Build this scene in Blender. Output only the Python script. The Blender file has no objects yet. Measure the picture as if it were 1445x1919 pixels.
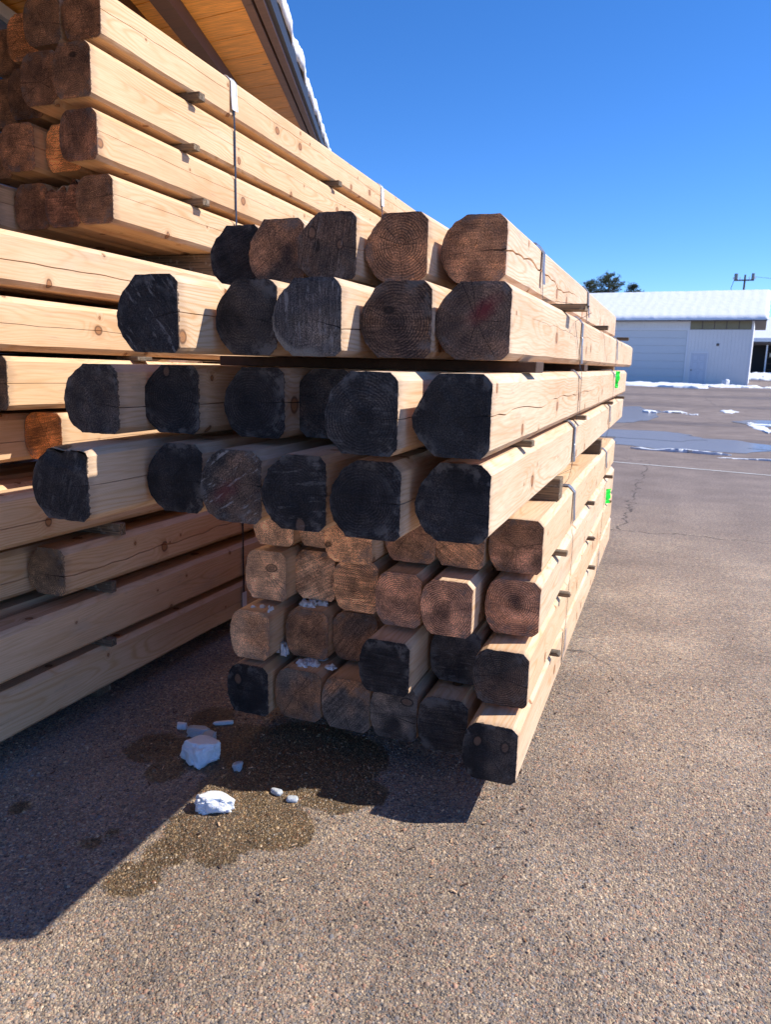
import bpy, math, random
import numpy as np
from mathutils import Vector, Matrix, noise
R = math.radians
scene = bpy.context.scene
col = scene.collection
random.seed(7)
rng = np.random.default_rng(11)

# ------------------------------------------------------------------ camera
CAM_H = 1.52014
yaw, pit, roll = 0.3589713, 0.1964475, 0.0218624
F = Vector((-math.sin(yaw)*math.cos(pit), math.cos(yaw)*math.cos(pit), -math.sin(pit)))
Rt = Vector((math.cos(yaw), math.sin(yaw), 0)); Up = Rt.cross(F)
R2 = Rt*math.cos(roll)+Up*math.sin(roll); U2 = -Rt*math.sin(roll)+Up*math.cos(roll)
cd = bpy.data.cameras.new('camera'); cam = bpy.data.objects.new('camera', cd); col.objects.link(cam)
cam.matrix_world = Matrix(((R2.x, U2.x, -F.x, 0), (R2.y, U2.y, -F.y, 0), (R2.z, U2.z, -F.z, CAM_H), (0, 0, 0, 1)))
cd.sensor_fit = 'HORIZONTAL'; cd.sensor_width = 36; cd.lens = 1400.155/1445*36
cd.clip_start = .05; cd.clip_end = 2000
cd.dof.use_dof = True; cd.dof.focus_distance = 2.3; cd.dof.aperture_fstop = 10.5
scene.camera = cam

# ------------------------------------------------------------------ sky and sun
SUN = Vector((.96, .43, 1.0)).normalized()
sun_el = math.asin(SUN.z); sun_az = math.atan2(SUN.x, SUN.y)
w = bpy.data.worlds.new('World'); scene.world = w; w.use_nodes = True
nt = w.node_tree; bg = nt.nodes['Background']
sky = nt.nodes.new('ShaderNodeTexSky'); sky.sky_type = 'NISHITA'; sky.sun_disc = False
sky.sun_elevation = sun_el; sky.sun_rotation = sun_az
sky.altitude = 2600; sky.air_density = .92; sky.dust_density = .0; sky.ozone_density = 5.5
hs = nt.nodes.new('ShaderNodeHueSaturation'); hs.inputs['Saturation'].default_value = 1.2
mc = nt.nodes.new('ShaderNodeMix'); mc.data_type = 'RGBA'; mc.blend_type = 'MULTIPLY'; mc.inputs[0].default_value = 1; mc.inputs[7].default_value = (.98, .885, .97, 1)
nt.links.new(sky.outputs[0], hs.inputs['Color']); nt.links.new(hs.outputs[0], mc.inputs[6]); nt.links.new(mc.outputs[2], bg.inputs[0])
bg.inputs[1].default_value = .15
sl = bpy.data.lights.new('sun', 'SUN'); sl.energy = 4.6; sl.angle = R(.53); sl.color = (1, .935, .85)
so = bpy.data.objects.new('sun', sl); col.objects.link(so)
so.rotation_euler = (-SUN).to_track_quat('-Z', 'Y').to_euler()
scene.view_settings.view_transform = 'Standard'; scene.view_settings.look = 'None'
scene.view_settings.exposure = .66; scene.view_settings.gamma = 1; scene.view_settings.use_curve_mapping = False
scene.render.engine = 'CYCLES'
scene.render.resolution_x = 772; scene.render.resolution_y = 1024
scene.cycles.max_bounces = 8; scene.cycles.diffuse_bounces = 5

# ------------------------------------------------------------------ node helpers
class NT:
    def __init__(s, name):
        s.m = bpy.data.materials.new(name); s.m.use_nodes = True; s.t = s.m.node_tree
        s.b = s.t.nodes['Principled BSDF']; s.out = s.t.nodes['Material Output']
    def n(s, typ, **k):
        n = s.t.nodes.new(typ)
        for a, v in k.items(): setattr(n, a, v)
        return n
    def l(s, a, b): s.t.links.new(a, b)
    def put(s, sock, v):
        if isinstance(v, bpy.types.NodeSocket): s.l(v, sock)
        elif v is not None:
            if isinstance(v, (tuple, list)) and len(v) == 3 and sock.type == 'RGBA': v = (*v, 1)
            sock.default_value = v
    def math(s, op, a, b=None, c=None, clamp=False):
        n = s.n('ShaderNodeMath', operation=op); n.use_clamp = clamp
        s.put(n.inputs[0], a)
        if b is not None: s.put(n.inputs[1], b)
        if c is not None: s.put(n.inputs[2], c)
        return n.outputs[0]
    def vmath(s, op, a, b=None, sc=None):
        n = s.n('ShaderNodeVectorMath', operation=op); s.put(n.inputs[0], a)
        if b is not None: s.put(n.inputs[1], b)
        if sc is not None: s.put(n.inputs['Scale'], sc)
        return n.outputs['Value' if op in ('LENGTH', 'DOT_PRODUCT', 'DISTANCE') else 'Vector']
    def noise(s, vec, scale, detail=3, rough=.5, out='Fac', dist=0):
        n = s.n('ShaderNodeTexNoise'); s.put(n.inputs['Vector'], vec)
        n.inputs['Scale'].default_value = scale; n.inputs['Detail'].default_value = detail
        n.inputs['Roughness'].default_value = rough; n.inputs['Distortion'].default_value = dist
        return n.outputs[out]
    def vor(s, vec, scale, feature='F1', rnd=1., dims='3D'):
        n = s.n('ShaderNodeTexVoronoi', feature=feature, voronoi_dimensions=dims); s.put(n.inputs['Vector'], vec)
        n.inputs['Scale'].default_value = scale; n.inputs['Randomness'].default_value = rnd
        return n
    def ss(s, v, a, b, lo=0., hi=1.):
        n = s.n('ShaderNodeMapRange', interpolation_type='SMOOTHSTEP'); s.put(n.inputs['Value'], v)
        for i, q in (('From Min', a), ('From Max', b), ('To Min', lo), ('To Max', hi)): s.put(n.inputs[i], q)
        return n.outputs[0]
    def mix(s, f, a, b, blend='MIX'):
        n = s.n('ShaderNodeMix', data_type='RGBA', blend_type=blend)
        s.put(n.inputs['Factor'], f); s.put(n.inputs['A'], a) if False else None
        ia = [i for i in n.inputs if i.name == 'A' and i.type == 'RGBA'][0]; ib = [i for i in n.inputs if i.name == 'B' and i.type == 'RGBA'][0]
        s.put(ia, a); s.put(ib, b)
        return [o for o in n.outputs if o.type == 'RGBA'][0]
    def ramp(s, f, stops, interp='LINEAR'):
        n = s.n('ShaderNodeValToRGB'); r = n.color_ramp; r.interpolation = interp
        while len(r.elements) < len(stops): r.elements.new(.5)
        for e, (p, c) in zip(r.elements, stops): e.position = p; e.color = (*c, 1)
        s.put(n.inputs[0], f); return n.outputs[0]
    def comb(s, x, y, z):
        n = s.n('ShaderNodeCombineXYZ')
        for i, v in enumerate((x, y, z)): s.put(n.inputs[i], v)
        return n.outputs[0]
    def sep(s, v):
        n = s.n('ShaderNodeSeparateXYZ'); s.put(n.inputs[0], v); return n.outputs
    def attr(s, name, typ='GEOMETRY'):
        return s.n('ShaderNodeAttribute', attribute_name=name, attribute_type=typ).outputs
    def obj(s): return s.n('ShaderNodeTexCoord').outputs['Object']
    def rnd(s): return s.n('ShaderNodeObjectInfo').outputs['Random']
    def bump(s, h, strength=.5, dist=.002, normal=None):
        n = s.n('ShaderNodeBump'); n.inputs['Strength'].default_value = strength; n.inputs['Distance'].default_value = dist
        s.put(n.inputs['Height'], h)
        if normal: s.l(normal, n.inputs['Normal'])
        return n.outputs[0]
    def fin(s, color, rough=.7, normal=None, metal=0, spec=.4):
        s.put(s.b.inputs['Base Color'], color); s.put(s.b.inputs['Roughness'], rough)
        s.put(s.b.inputs['Metallic'], metal); s.put(s.b.inputs['Specular IOR Level'], spec)
        if normal: s.l(normal, s.b.inputs['Normal'])
        return s.m

def simple(name, c, rough=.6, metal=0, var=.15, scale=20, bump=.3, bd=.001, spec=.4):
    m = NT(name); p = m.obj(); f = m.noise(p, scale, 5, .6)
    cc = m.mix(f, tuple(x*(1-var) for x in c), tuple(min(1, x*(1+var)) for x in c))
    return m.fin(cc, rough, m.bump(m.noise(p, scale*4, 4), bump, bd), metal, spec)

# ------------------------------------------------------------------ wood materials
def wood_mat():
    m = NT('fresh_sawn_pine'); p0 = m.obj(); rn = m.rnd()
    sx = m.attr('shift', 'OBJECT')['Fac']
    p = m.vmath('ADD', p0, m.comb(0, m.math('MULTIPLY', sx, 37.), 0))
    X, Y, Z = m.sep(p)[:3]
    # knots: radial cones from the pith
    ang = m.math('ARCTAN2', Z, X)
    kc = m.comb(Y, m.math('MULTIPLY', ang, .105), 0)
    kcd = m.vmath('ADD', kc, m.vmath('SCALE', m.noise(p, 30, 2, out='Color'), sc=.006))
    v = m.vor(kcd, 5.2, dims='2D'); d = m.math('DIVIDE', v.outputs['Distance'], 5.2)
    cr, cg, cb = m.sep(v.outputs['Color'])[:3]
    on = m.math('GREATER_THAN', cr, .42)
    kr = m.math('MULTIPLY_ADD', m.math('POWER', cg, 2.), .016, .005)
    q = m.math('DIVIDE', d, kr)
    inside = m.math('MULTIPLY', m.ss(q, 1.15, .85), on)
    ringk = m.math('MULTIPLY', m.math('MULTIPLY', m.ss(q, .7, .95), m.ss(q, 1.35, 1.05)), on)
    halo = m.math('MULTIPLY', m.ss(q, 3.2, .9), on)
    # rings
    low = m.noise(m.vmath('MULTIPLY', p, (3, .7, 3)), 1.6, 2, .5, out='Color')
    off = m.vmath('SCALE', m.vmath('SUBTRACT', low, (.5, .5, .5)), sc=.075)
    pr = m.vmath('MULTIPLY', m.vmath('ADD', p, off), (1, 0, 1))
    r = m.vmath('LENGTH', pr)
    r = m.math('ADD', r, m.math('MULTIPLY', m.math('MULTIPLY', m.ss(q, 5, .5), on), .010))
    r = m.math('MULTIPLY_ADD', m.noise(m.vmath('MULTIPLY', p, (14, 2.5, 14)), 1, 3), .006, r)
    ph = m.math('MULTIPLY', r, 2*math.pi/.0062)
    wv = m.math('MULTIPLY_ADD', m.math('SINE', ph), .5, .5)
    wv = m.math('POWER', wv, 3.)
    strong = m.ss(m.noise(m.vmath('MULTIPLY', p, (2, .6, 2)), 3, 2), .3, .72, .18, .62)
    fib = m.noise(m.vmath('MULTIPLY', p, (240, 7, 240)), 1, 3, .6)
    blot = m.noise(m.vmath('MULTIPLY', p, (5, 1.1, 5)), 1.3, 4, .55)
    base = m.ramp(blot, [(.2, (.57, .395, .265)), (.42, (.665, .505, .37)), (.6, (.71, .56, .43)), (.8, (.76, .625, .50))])
    tint = m.ramp(rn, [(0, (.93, .88, .82)), (.35, (1, .97, .9)), (.7, (1.0, .93, .83)), (1, (1.02, .99, .97))])
    base = m.mix(1., base, tint, 'MULTIPLY')
    base = m.mix(m.attr('warm', 'OBJECT')['Fac'], base, m.mix(1., base, (1.0, .93, .81), 'MULTIPLY'))
    c = m.mix(m.math('MULTIPLY', wv, strong), base, (.50, .27, .10))
    c = m.mix(m.ss(fib, .42, .68, 0, .28), c, (.40, .24, .11))
    # pink and orange streaks
    st = m.noise(m.vmath('MULTIPLY', p, (16, .9, 16)), 1.4, 3, .5)
    c = m.mix(m.ss(st, .56, .74, 0, .5), c, (.58, .30, .15))
    # small brown flecks
    fl = m.noise(m.vmath('MULTIPLY', p, (70, 9, 70)), 1, 2, .5)
    c = m.mix(m.ss(fl, .74, .82, 0, .5), c, (.30, .15, .06))
    c = m.mix(m.math('MULTIPLY', halo, .45), c, (.46, .23, .10))
    kin = m.mix(m.math('FRACT', m.math('MULTIPLY', q, 3.)), (.30, .13, .05), (.40, .19, .08))
    c = m.mix(inside, c, kin)
    c = m.mix(m.math('MULTIPLY', ringk, .75), c, (.09, .04, .02))
    # planer / saw chatter
    arc = m.math('SINE', m.math('MULTIPLY', m.vmath('LENGTH', m.vmath('MULTIPLY', m.vmath('ADD', p0, (0, .3, .35)), (0, 1, 1))), 900))
    amask = m.ss(m.noise(m.vmath('MULTIPLY', p, (1, 1.6, 3)), 2., 1), .5, .62)
    # dark dip at the painted end
    dn = m.noise(m.vmath('MULTIPLY', p0, (90, 18, 90)), 1, 3)
    ye = m.sep(p0)[1]
    dip = m.math('LESS_THAN', m.math('ADD', ye, m.math('MULTIPLY', dn, -.030)), -.0118)
    ecol = m.attr('tone', 'OBJECT')['Color']
    c = m.mix(m.math('MULTIPLY', dip, .85), c, ecol)
    # mill dirt and grey-brown handling stains
    ds = m.noise(m.vmath('MULTIPLY', p, (22, 5, 22)), 1.1, 5, .7); dm = m.noise(m.vmath('MULTIPLY', p, (3, .8, 3)), 1.3, 2)
    c = m.mix(m.math('MULTIPLY', m.ss(ds, .56, .72, 0, .5), m.ss(dm, .42, .62)), c, (.30, .23, .17))
    # stain bleeding a few centimetres in from the end
    bl = m.noise(m.vmath('MULTIPLY', p0, (60, 9, 60)), 1, 4, .6)
    bleed = m.math('MULTIPLY', m.ss(m.math('SUBTRACT', ye, m.math('MULTIPLY', bl, .09)), .0, -.045), .45)
    c = m.mix(bleed, c, m.mix(.75, c, (.16, .11, .085)))
    # faint grey weathering on some
    wg = m.math('MULTIPLY', m.ss(m.noise(m.vmath('MULTIPLY', p, (6, 2, 6)), 1.5, 4), .55, .75), m.ss(rn, .6, 1., 0, .35))
    c = m.mix(wg, c, (.36, .33, .28))
    h = m.math('ADD', m.math('MULTIPLY', fib, .5), m.math('MULTIPLY', wv, -.2))
    h = m.math('MULTIPLY_ADD', m.math('MULTIPLY', arc, amask), .12, h)
    h = m.math('MULTIPLY_ADD', ringk, -.8, h)
    return m.fin(c, m.ss(fib, .3, .7, .55, .72), m.bump(h, .55, .0009), spec=.3)

def end_mat():
    m = NT('weathered_end_grain'); p0 = m.obj()
    sh = m.attr('shift', 'OBJECT')['Fac']; tone = m.attr('tone', 'OBJECT')['Color']
    scr = m.attr('scratch', 'OBJECT')['Fac']; ang = m.attr('saw_angle', 'OBJECT')['Fac']; red = m.attr('red', 'OBJECT')['Fac']
    ringa = m.attr('rings', 'OBJECT')['Fac']; alt = m.attr('tone_b', 'OBJECT')['Color']
    p = m.vmath('ADD', m.vmath('MULTIPLY', p0, (1, .6, 1)), m.comb(0, m.math('MULTIPLY', sh, 23.), 0))
    wob = m.vmath('SCALE', m.vmath('SUBTRACT', m.noise(p, 18, 3, out='Color'), (.5, .5, .5)), sc=.011)
    pr = m.vmath('MULTIPLY', m.vmath('ADD', p, wob), (1, 0, 1))
    r = m.vmath('LENGTH', pr)
    ring = m.math('MULTIPLY_ADD', m.math('SINE', m.math('MULTIPLY', m.math('MULTIPLY_ADD', m.noise(p, 9, 2), .01, r), 2*math.pi/.0074)), .5, .5)
    # saw streaks in one direction
    rot = m.n('ShaderNodeVectorRotate', rotation_type='Y_AXIS'); m.l(p, rot.inputs['Vector']); m.l(ang, rot.inputs['Angle'])
    rp = rot.outputs[0]
    saw = m.noise(m.vmath('MULTIPLY', rp, (12, 1, 210)), 1, 3, .6)
    saw2 = m.noise(m.vmath('MULTIPLY', rp, (7, 1, 95)), 1, 2, .5)
    grit = m.noise(p, 330, 3, .75)
    blot = m.noise(p, 13, 4, .6)
    big = m.noise(p, 6.5, 2, .5)
    c = m.mix(m.ss(big, .42, .6), tone, alt)
    c = m.mix(1., c, m.ramp(blot, [(.3, (.62, .62, .68)), (.5, (1.15, 1.12, 1.1)), (.72, (2.1, 1.9, 1.75))]), 'MULTIPLY')
    c = m.mix(m.math('MULTIPLY', m.math('MULTIPLY', m.math('POWER', ring, 2.5), m.ss(ringa, .1, .9)), m.ss(m.noise(p, 16, 3), .35, .65, .2, .8)), c, m.mix(.9, c, (.008, .006, .006)))
    c = m.mix(m.math('MULTIPLY', m.math('MULTIPLY', m.math('POWER', m.math('SUBTRACT', 1., ring), 4.), m.ss(ringa, .1, .8)), .35), c, m.mix(1., c, (1.9, 1.8, 1.7), 'MULTIPLY'))
    cen = m.math('MULTIPLY', m.ss(r, .05, .015), m.math('GREATER_THAN', ringa, .75)); c = m.mix(m.math('MULTIPLY', cen, .5), c, (.008, .008, .010))
    c = m.mix(m.attr('saw', 'OBJECT')['Fac'], c, m.mix(1., c, m.ramp(saw, [(.34, (.55, .55, .55)), (.5, (1, 1, 1)), (.68, (1.7, 1.65, 1.6))]), 'MULTIPLY'))
    c = m.mix(1., c, m.ramp(grit, [(.36, (.4, .4, .4)), (.5, (.95, .95, .95)), (.66, (2.3, 2.2, 2.1))]), 'MULTIPLY')
    # pale worn rim patches
    rim = m.ss(r, .07, .105)
    wr = m.math('MULTIPLY', m.math('MULTIPLY', rim, m.ss(m.noise(p, 25, 4, .65), .47, .62)), .6)
    c = m.mix(wr, c, (.14, .125, .115))
    # knots: pale-brown ovals
    vk = m.vor(m.vmath('ADD', m.vmath('MULTIPLY', rp, (9, 0, 14)), m.comb(m.math('MULTIPLY', sh, 7.7), 0, m.math('MULTIPLY', sh, 13.3))), 1.)
    on = m.math('GREATER_THAN', m.sep(vk.outputs['Color'])[0], .96)
    kd = vk.outputs['Distance']
    c = m.mix(m.math('MULTIPLY', m.math('MULTIPLY', m.ss(kd, .2, .13), on), .75), c, (.13, .075, .05))
    c = m.mix(m.math('MULTIPLY', m.math('MULTIPLY', m.math('MULTIPLY', m.ss(kd, .27, .21), m.ss(kd, .16, .2)), on), .8), c, (.008, .007, .007))
    P0x, P0y, P0z = m.sep(m.vmath('ADD', p0, m.vmath('SCALE', wob, sc=1.1)))[:3]
    for kn in ('knot_a', 'knot_b'):
        ka = m.sep(m.attr(kn, 'OBJECT')['Vector'])
        dx = m.math('DIVIDE', m.math('SUBTRACT', P0x, ka[0]), ka[2]); dz = m.math('DIVIDE', m.math('SUBTRACT', P0z, ka[1]), m.math('MULTIPLY', ka[2], 1.5))
        kk = m.math('SQRT', m.math('ADD', m.math('MULTIPLY', dx, dx), m.math('MULTIPLY', dz, dz)))
        c = m.mix(m.math('MULTIPLY', m.ss(kk, 1.1, .6), .65), c, m.mix(m.math('FRACT', m.math('MULTIPLY', kk, 3.)), (.20, .115, .075), (.13, .07, .045)))
        c = m.mix(m.math('MULTIPLY', m.math('MULTIPLY', m.ss(kk, 1.5, 1.1), m.ss(kk, .8, 1.)), .6), c, (.008, .007, .007))
    # pale worn crescent at lower left
    rimv = m.attr('rim', 'OBJECT')['Fac']
    cres = m.math('MULTIPLY', m.ss(m.math('ADD', r, m.math('MULTIPLY', blot, .02)), .085, .097), m.ss(m.math('ADD', P0x, P0z), -.02, -.07))
    c = m.mix(m.math('MULTIPLY', m.math('MULTIPLY', cres, rimv), m.ss(grit, .35, .6, .5, 1.)), c, (.24, .20, .16))
    # scratches
    sc = m.noise(m.vmath('MULTIPLY', m.vmath('ADD', rp, wob), (11, 1, 85)), 1, 4, .65)
    sm = m.math('MULTIPLY', m.math('MULTIPLY', m.ss(sc, .555, .62), m.ss(m.noise(p, 45, 3, .7), .40, .56)), scr)
    c = m.mix(m.math('MULTIPLY', sm, .8), c, (.28, .25, .23))
    rx = m.vmath('LENGTH', m.vmath('MULTIPLY', m.vmath('SUBTRACT', rp, (.035, 0, .01)), (12, 0, 26)))
    c = m.mix(m.math('MULTIPLY', m.math('MULTIPLY', m.ss(m.math('ADD', rx, m.math('MULTIPLY', blot, .9)), 1.4, .5), red), .8), c, (.13, .014, .020))
    # radial checks
    X, Y, Z = m.sep(pr)[:3]
    th = m.math('MULTIPLY_ADD', sh, 40., m.math('MULTIPLY', m.math('ARCTAN2', Z, X), 2.6))
    n1 = m.n('ShaderNodeTexVoronoi', feature='F1', voronoi_dimensions='1D'); m.l(th, n1.inputs['W']); n1.inputs['Scale'].default_value = 1.
    rr = m.sep(n1.outputs['Color'])
    wdt = m.math('DIVIDE', m.math('MULTIPLY_ADD', rr[1], .0026, .0003), m.math('ADD', r, .012))
    crk = m.math('MULTIPLY', m.math('LESS_THAN', n1.outputs['Distance'], wdt), m.math('GREATER_THAN', rr[0], .45))
    crk = m.math('MULTIPLY', crk, m.math('LESS_THAN', r, m.math('MULTIPLY_ADD', rr[2], .08, .03)))
    ckz = m.attr('check', 'OBJECT')['Vector']; ck = m.sep(ckz); PX, PY, PZ = m.sep(m.vmath('ADD', p0, m.vmath('SCALE', wob, sc=.9)))[:3]
    tt = m.math('DIVIDE', PX, ck[1]); lz = m.math('ABSOLUTE', m.math('SUBTRACT', PZ, m.math('MULTIPLY', ck[0], m.math('MINIMUM', tt, 1.))))
    c2 = m.math('MULTIPLY', m.math('LESS_THAN', lz, m.math('MULTIPLY', ck[2], m.math('MAXIMUM', tt, 0.))), m.math('GREATER_THAN', tt, -.1)); crk = m.math('MAXIMUM', crk, c2)
    h = m.math('ADD', m.math('MULTIPLY', saw, .55), m.math('ADD', m.math('MULTIPLY', grit, .8), m.math('MULTIPLY', m.math('MULTIPLY', ring, ringa), -.25)))
    h = m.math('MULTIPLY_ADD', crk, -3., h); h = m.math('MULTIPLY_ADD', saw2, .6, h)
    c = m.mix(m.math('MULTIPLY', crk, .8), c, (.006, .005, .005))
    return m.fin(c, .82, m.bump(h, .8, .0016), spec=.25)

M = {}
M['pine'] = wood_mat(); M['end'] = end_mat()

def old_wood():
    m = NT('grey_sticker_wood'); p = m.obj(); rn = m.rnd()
    f = m.noise(m.vmath('MULTIPLY', p, (4, 160, 160)), 1, 4, .6)
    a = m.ramp(rn, [(0, (.15, .115, .085)), (.5, (.22, .155, .10)), (1, (.36, .25, .15))])
    c = m.mix(m.ss(f, .35, .65), a, (.08, .065, .05))
    c = m.mix(m.ss(m.noise(p, 40, 3), .55, .7, 0, .5), c, (.36, .32, .26))
    return m.fin(c, .85, m.bump(f, .6, .0015), spec=.2)
M['sticker'] = old_wood(); M['bearer'] = None

# ------------------------------------------------------------------ mesh helpers
def mk(name, verts, faces, mat, parent=None, smooth=False, mats=None, fm=None):
    me = bpy.data.meshes.new(name); me.from_pydata([tuple(v) for v in verts], [], faces)
    for mm in (mats or [mat]): me.materials.append(mm)
    if fm: me.polygons.foreach_set('material_index', fm)
    if smooth: me.polygons.foreach_set('use_smooth', [True]*len(me.polygons))
    me.update()
    o = bpy.data.objects.new(name, me); col.objects.link(o)
    if parent: o.parent = parent
    return o
def tag(o, label=None, cat=None, group=None, kind=None):
    if label: o['label'] = label
    if cat: o['category'] = cat
    if group: o['group'] = group
    if kind: o['kind'] = kind
    return o
def empty(name, loc=(0, 0, 0), rz=0):
    o = bpy.data.objects.new(name, None); col.objects.link(o); o.location = loc; o.rotation_euler = (0, 0, rz); o.empty_display_size = .1
    return o
class MB:
    def __init__(s): s.v = []; s.f = []; s.m = []
    def box(s, x0, x1, y0, y1, z0, z1, bev=0, mi=0, jit=0):
        # box with chamfered long edges when bev > 0
        b = bev
        if b <= 0:
            b0 = len(s.v)
            s.v += [(x, y, z) for z in (z0, z1) for y in (y0, y1) for x in (x0, x1)]
            fs = [(0, 2, 3, 1), (4, 5, 7, 6), (0, 1, 5, 4), (2, 6, 7, 3), (0, 4, 6, 2), (1, 3, 7, 5)]
        else:
            b0 = len(s.v); c = []
            for (sx, sy, sz) in [(a, bb, cc) for cc in (0, 1) for bb in (0, 1) for a in (0, 1)]:
                X = (x0, x1)[sx]; Y = (y0, y1)[sy]; Z = (z0, z1)[sz]; dx = b if sx == 0 else -b; dy = b if sy == 0 else -b; dz = b if sz == 0 else -b
                c += [(X, Y+dy, Z+dz), (X+dx, Y, Z+dz), (X+dx, Y+dy, Z)]
            s.v += c
            I = lambda sx, sy, sz, k: ((sz*2+sy)*2+sx)*3+k
            fs = []
            for sg in (0, 1):
                q = [I(sg, 0, 0, 0), I(sg, 1, 0, 0), I(sg, 1, 1, 0), I(sg, 0, 1, 0)]; fs.append(q if sg else q[::-1])
                q = [I(0, sg, 0, 1), I(1, sg, 0, 1), I(1, sg, 1, 1), I(0, sg, 1, 1)]; fs.append(q[::-1] if sg else q)
                q = [I(0, 0, sg, 2), I(1, 0, sg, 2), I(1, 1, sg, 2), I(0, 1, sg, 2)]; fs.append(q if sg else q[::-1])
            for a in (0, 1):
                for bb in (0, 1):
                    fs.append([I(a, bb, 0, 0), I(a, bb, 1, 0), I(a, bb, 1, 1), I(a, bb, 0, 1)])
                    fs.append([I(a, 0, bb, 0), I(a, 1, bb, 0), I(a, 1, bb, 2), I(a, 0, bb, 2)])
                    fs.append([I(0, a, bb, 1), I(1, a, bb, 1), I(1, a, bb, 2), I(0, a, bb, 2)])
                    for cc in (0, 1): fs.append([I(a, bb, cc, 0), I(a, bb, cc, 1), I(a, bb, cc, 2)])
        for f in fs: s.f.append([b0+i for i in f]); s.m.append(mi)
        return s
    def quad(s, a, b, c, d, mi=0):
        n = len(s.v); s.v += [a, b, c, d]; s.f.append([n, n+1, n+2, n+3]); s.m.append(mi); return s
    def hexa(s, p, mi=0):  # 8 pts: bottom 4 loop, top 4 loop
        n = len(s.v); s.v += p
        for f in ((3, 2, 1, 0), (4, 5, 6, 7), (0, 1, 5, 4), (1, 2, 6, 5), (2, 3, 7, 6), (3, 0, 4, 7)): s.f.append([n+i for i in f]); s.m.append(mi)
        return s
    def tube(s, pts, rad, k=8, mi=0):
        n0 = len(s.v); P = [Vector(p) for p in pts]
        if not hasattr(rad, '__len__'): rad = [rad]*len(P)
        for i, p in enumerate(P):
            t = (P[min(i+1, len(P)-1)]-P[max(i-1, 0)]).normalized(); a = t.orthogonal().normalized(); b = t.cross(a)
            for j in range(k):
                th = 2*math.pi*j/k; s.v.append(tuple(p+(a*math.cos(th)+b*math.sin(th))*rad[i]))
        for i in range(len(P)-1):
            for j in range(k):
                a = n0+i*k+j; b = n0+i*k+(j+1) % k; s.f.append([a, b, b+k, a+k]); s.m.append(mi)
        s.f.append([n0+j for j in range(k)][::-1]); s.m.append(mi); s.f.append([n0+(len(P)-1)*k+j for j in range(k)]); s.m.append(mi)
        return s
    def build(s, name, mat, parent=None, smooth=False):
        me = bpy.data.meshes.new(name); me.from_pydata(s.v, [], s.f)
        mats = mat if isinstance(mat, list) else [mat]
        for mm in mats: me.materials.append(mm)
        me.polygons.foreach_set('material_index', s.m)
        if smooth: me.polygons.foreach_set('use_smooth', [True]*len(me.polygons))
        import bmesh
        bm = bmesh.new(); bm.from_mesh(me); bmesh.ops.recalc_face_normals(bm, faces=bm.faces); bm.to_mesh(me); bm.free()
        o = bpy.data.objects.new(name, me); col.objects.link(o)
        if parent: o.parent = parent
        return o

# ------------------------------------------------------------------ terrain
def sst(t): t = np.clip(t, 0, 1); return t*t*(3-2*t)
def gz(x, y): return .56*sst((y-10)/38)+.68*sst((y-62)/24)

WET = [(-1.53, 2.36, .20), (-1.25, 2.42, .26), (-1.085, 2.46, .19), (-1.06, 2.25, .14), (-1.33, 2.12, .16), (-1.33, 1.88, .12), (-1.365, 1.58, .085), (-1.35, 1.72, .075),
       (-1.10, 1.97, .13), (-.97, 2.2, .09), (-.9, 2.27, .08), (-1.8, 2.25, .12), (-1.73, 2.55, .10), (-1.2, 1.98, .17), (-1.22, 1.82, .10), (-1.66, 2.12, .08),
       (-1.6, 1.67, .03), (-1.96, 1.73, .04), (-1.58, 1.74, .02)]
def wetness(x, y):
    wv = np.full(np.shape(x), -1.)
    for (a, b, r) in WET:
        d = np.sqrt((x-a)**2+(y-b)**2); wv = np.maximum(wv, (r-d)/.05)
    return np.clip(wv, -1, 1)*.5+.5

def stone_ramp(m, f):
    return m.ramp(f, [(0, (.075, .068, .068)), (.10, (.16, .145, .14)), (.22, (.30, .235, .18)), (.38, (.24, .17, .13)), (.5, (.38, .295, .205)), (.62, (.28, .19, .14)),
                      (.72, (.20, .185, .19)), (.82, (.45, .36, .27)), (.9, (.36, .20, .14)), (.96, (.13, .135, .16))], 'CONSTANT')
def wet_fac(m, P):
    wa = m.attr('wet')['Fac']
    nz = m.noise(P, 9, 6, .72); nz2 = m.noise(P, 90, 3, .7)
    f = m.math('ADD', wa, m.math('MULTIPLY_ADD', nz, 1.05, m.math('MULTIPLY_ADD', nz2, .3, -.1)))
    return m.ss(f, .97, 1.16)
def big_wear(m, P):
    a = m.noise(P, .9, 4, .55); b = m.noise(P, .28, 3, .5)
    d = m.noise(P, 3.2, 5, .6)
    return m.math('ADD', m.math('MULTIPLY_ADD', a, .5, m.math('MULTIPLY', d, .25)), m.math('MULTIPLY', b, .25))
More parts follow.
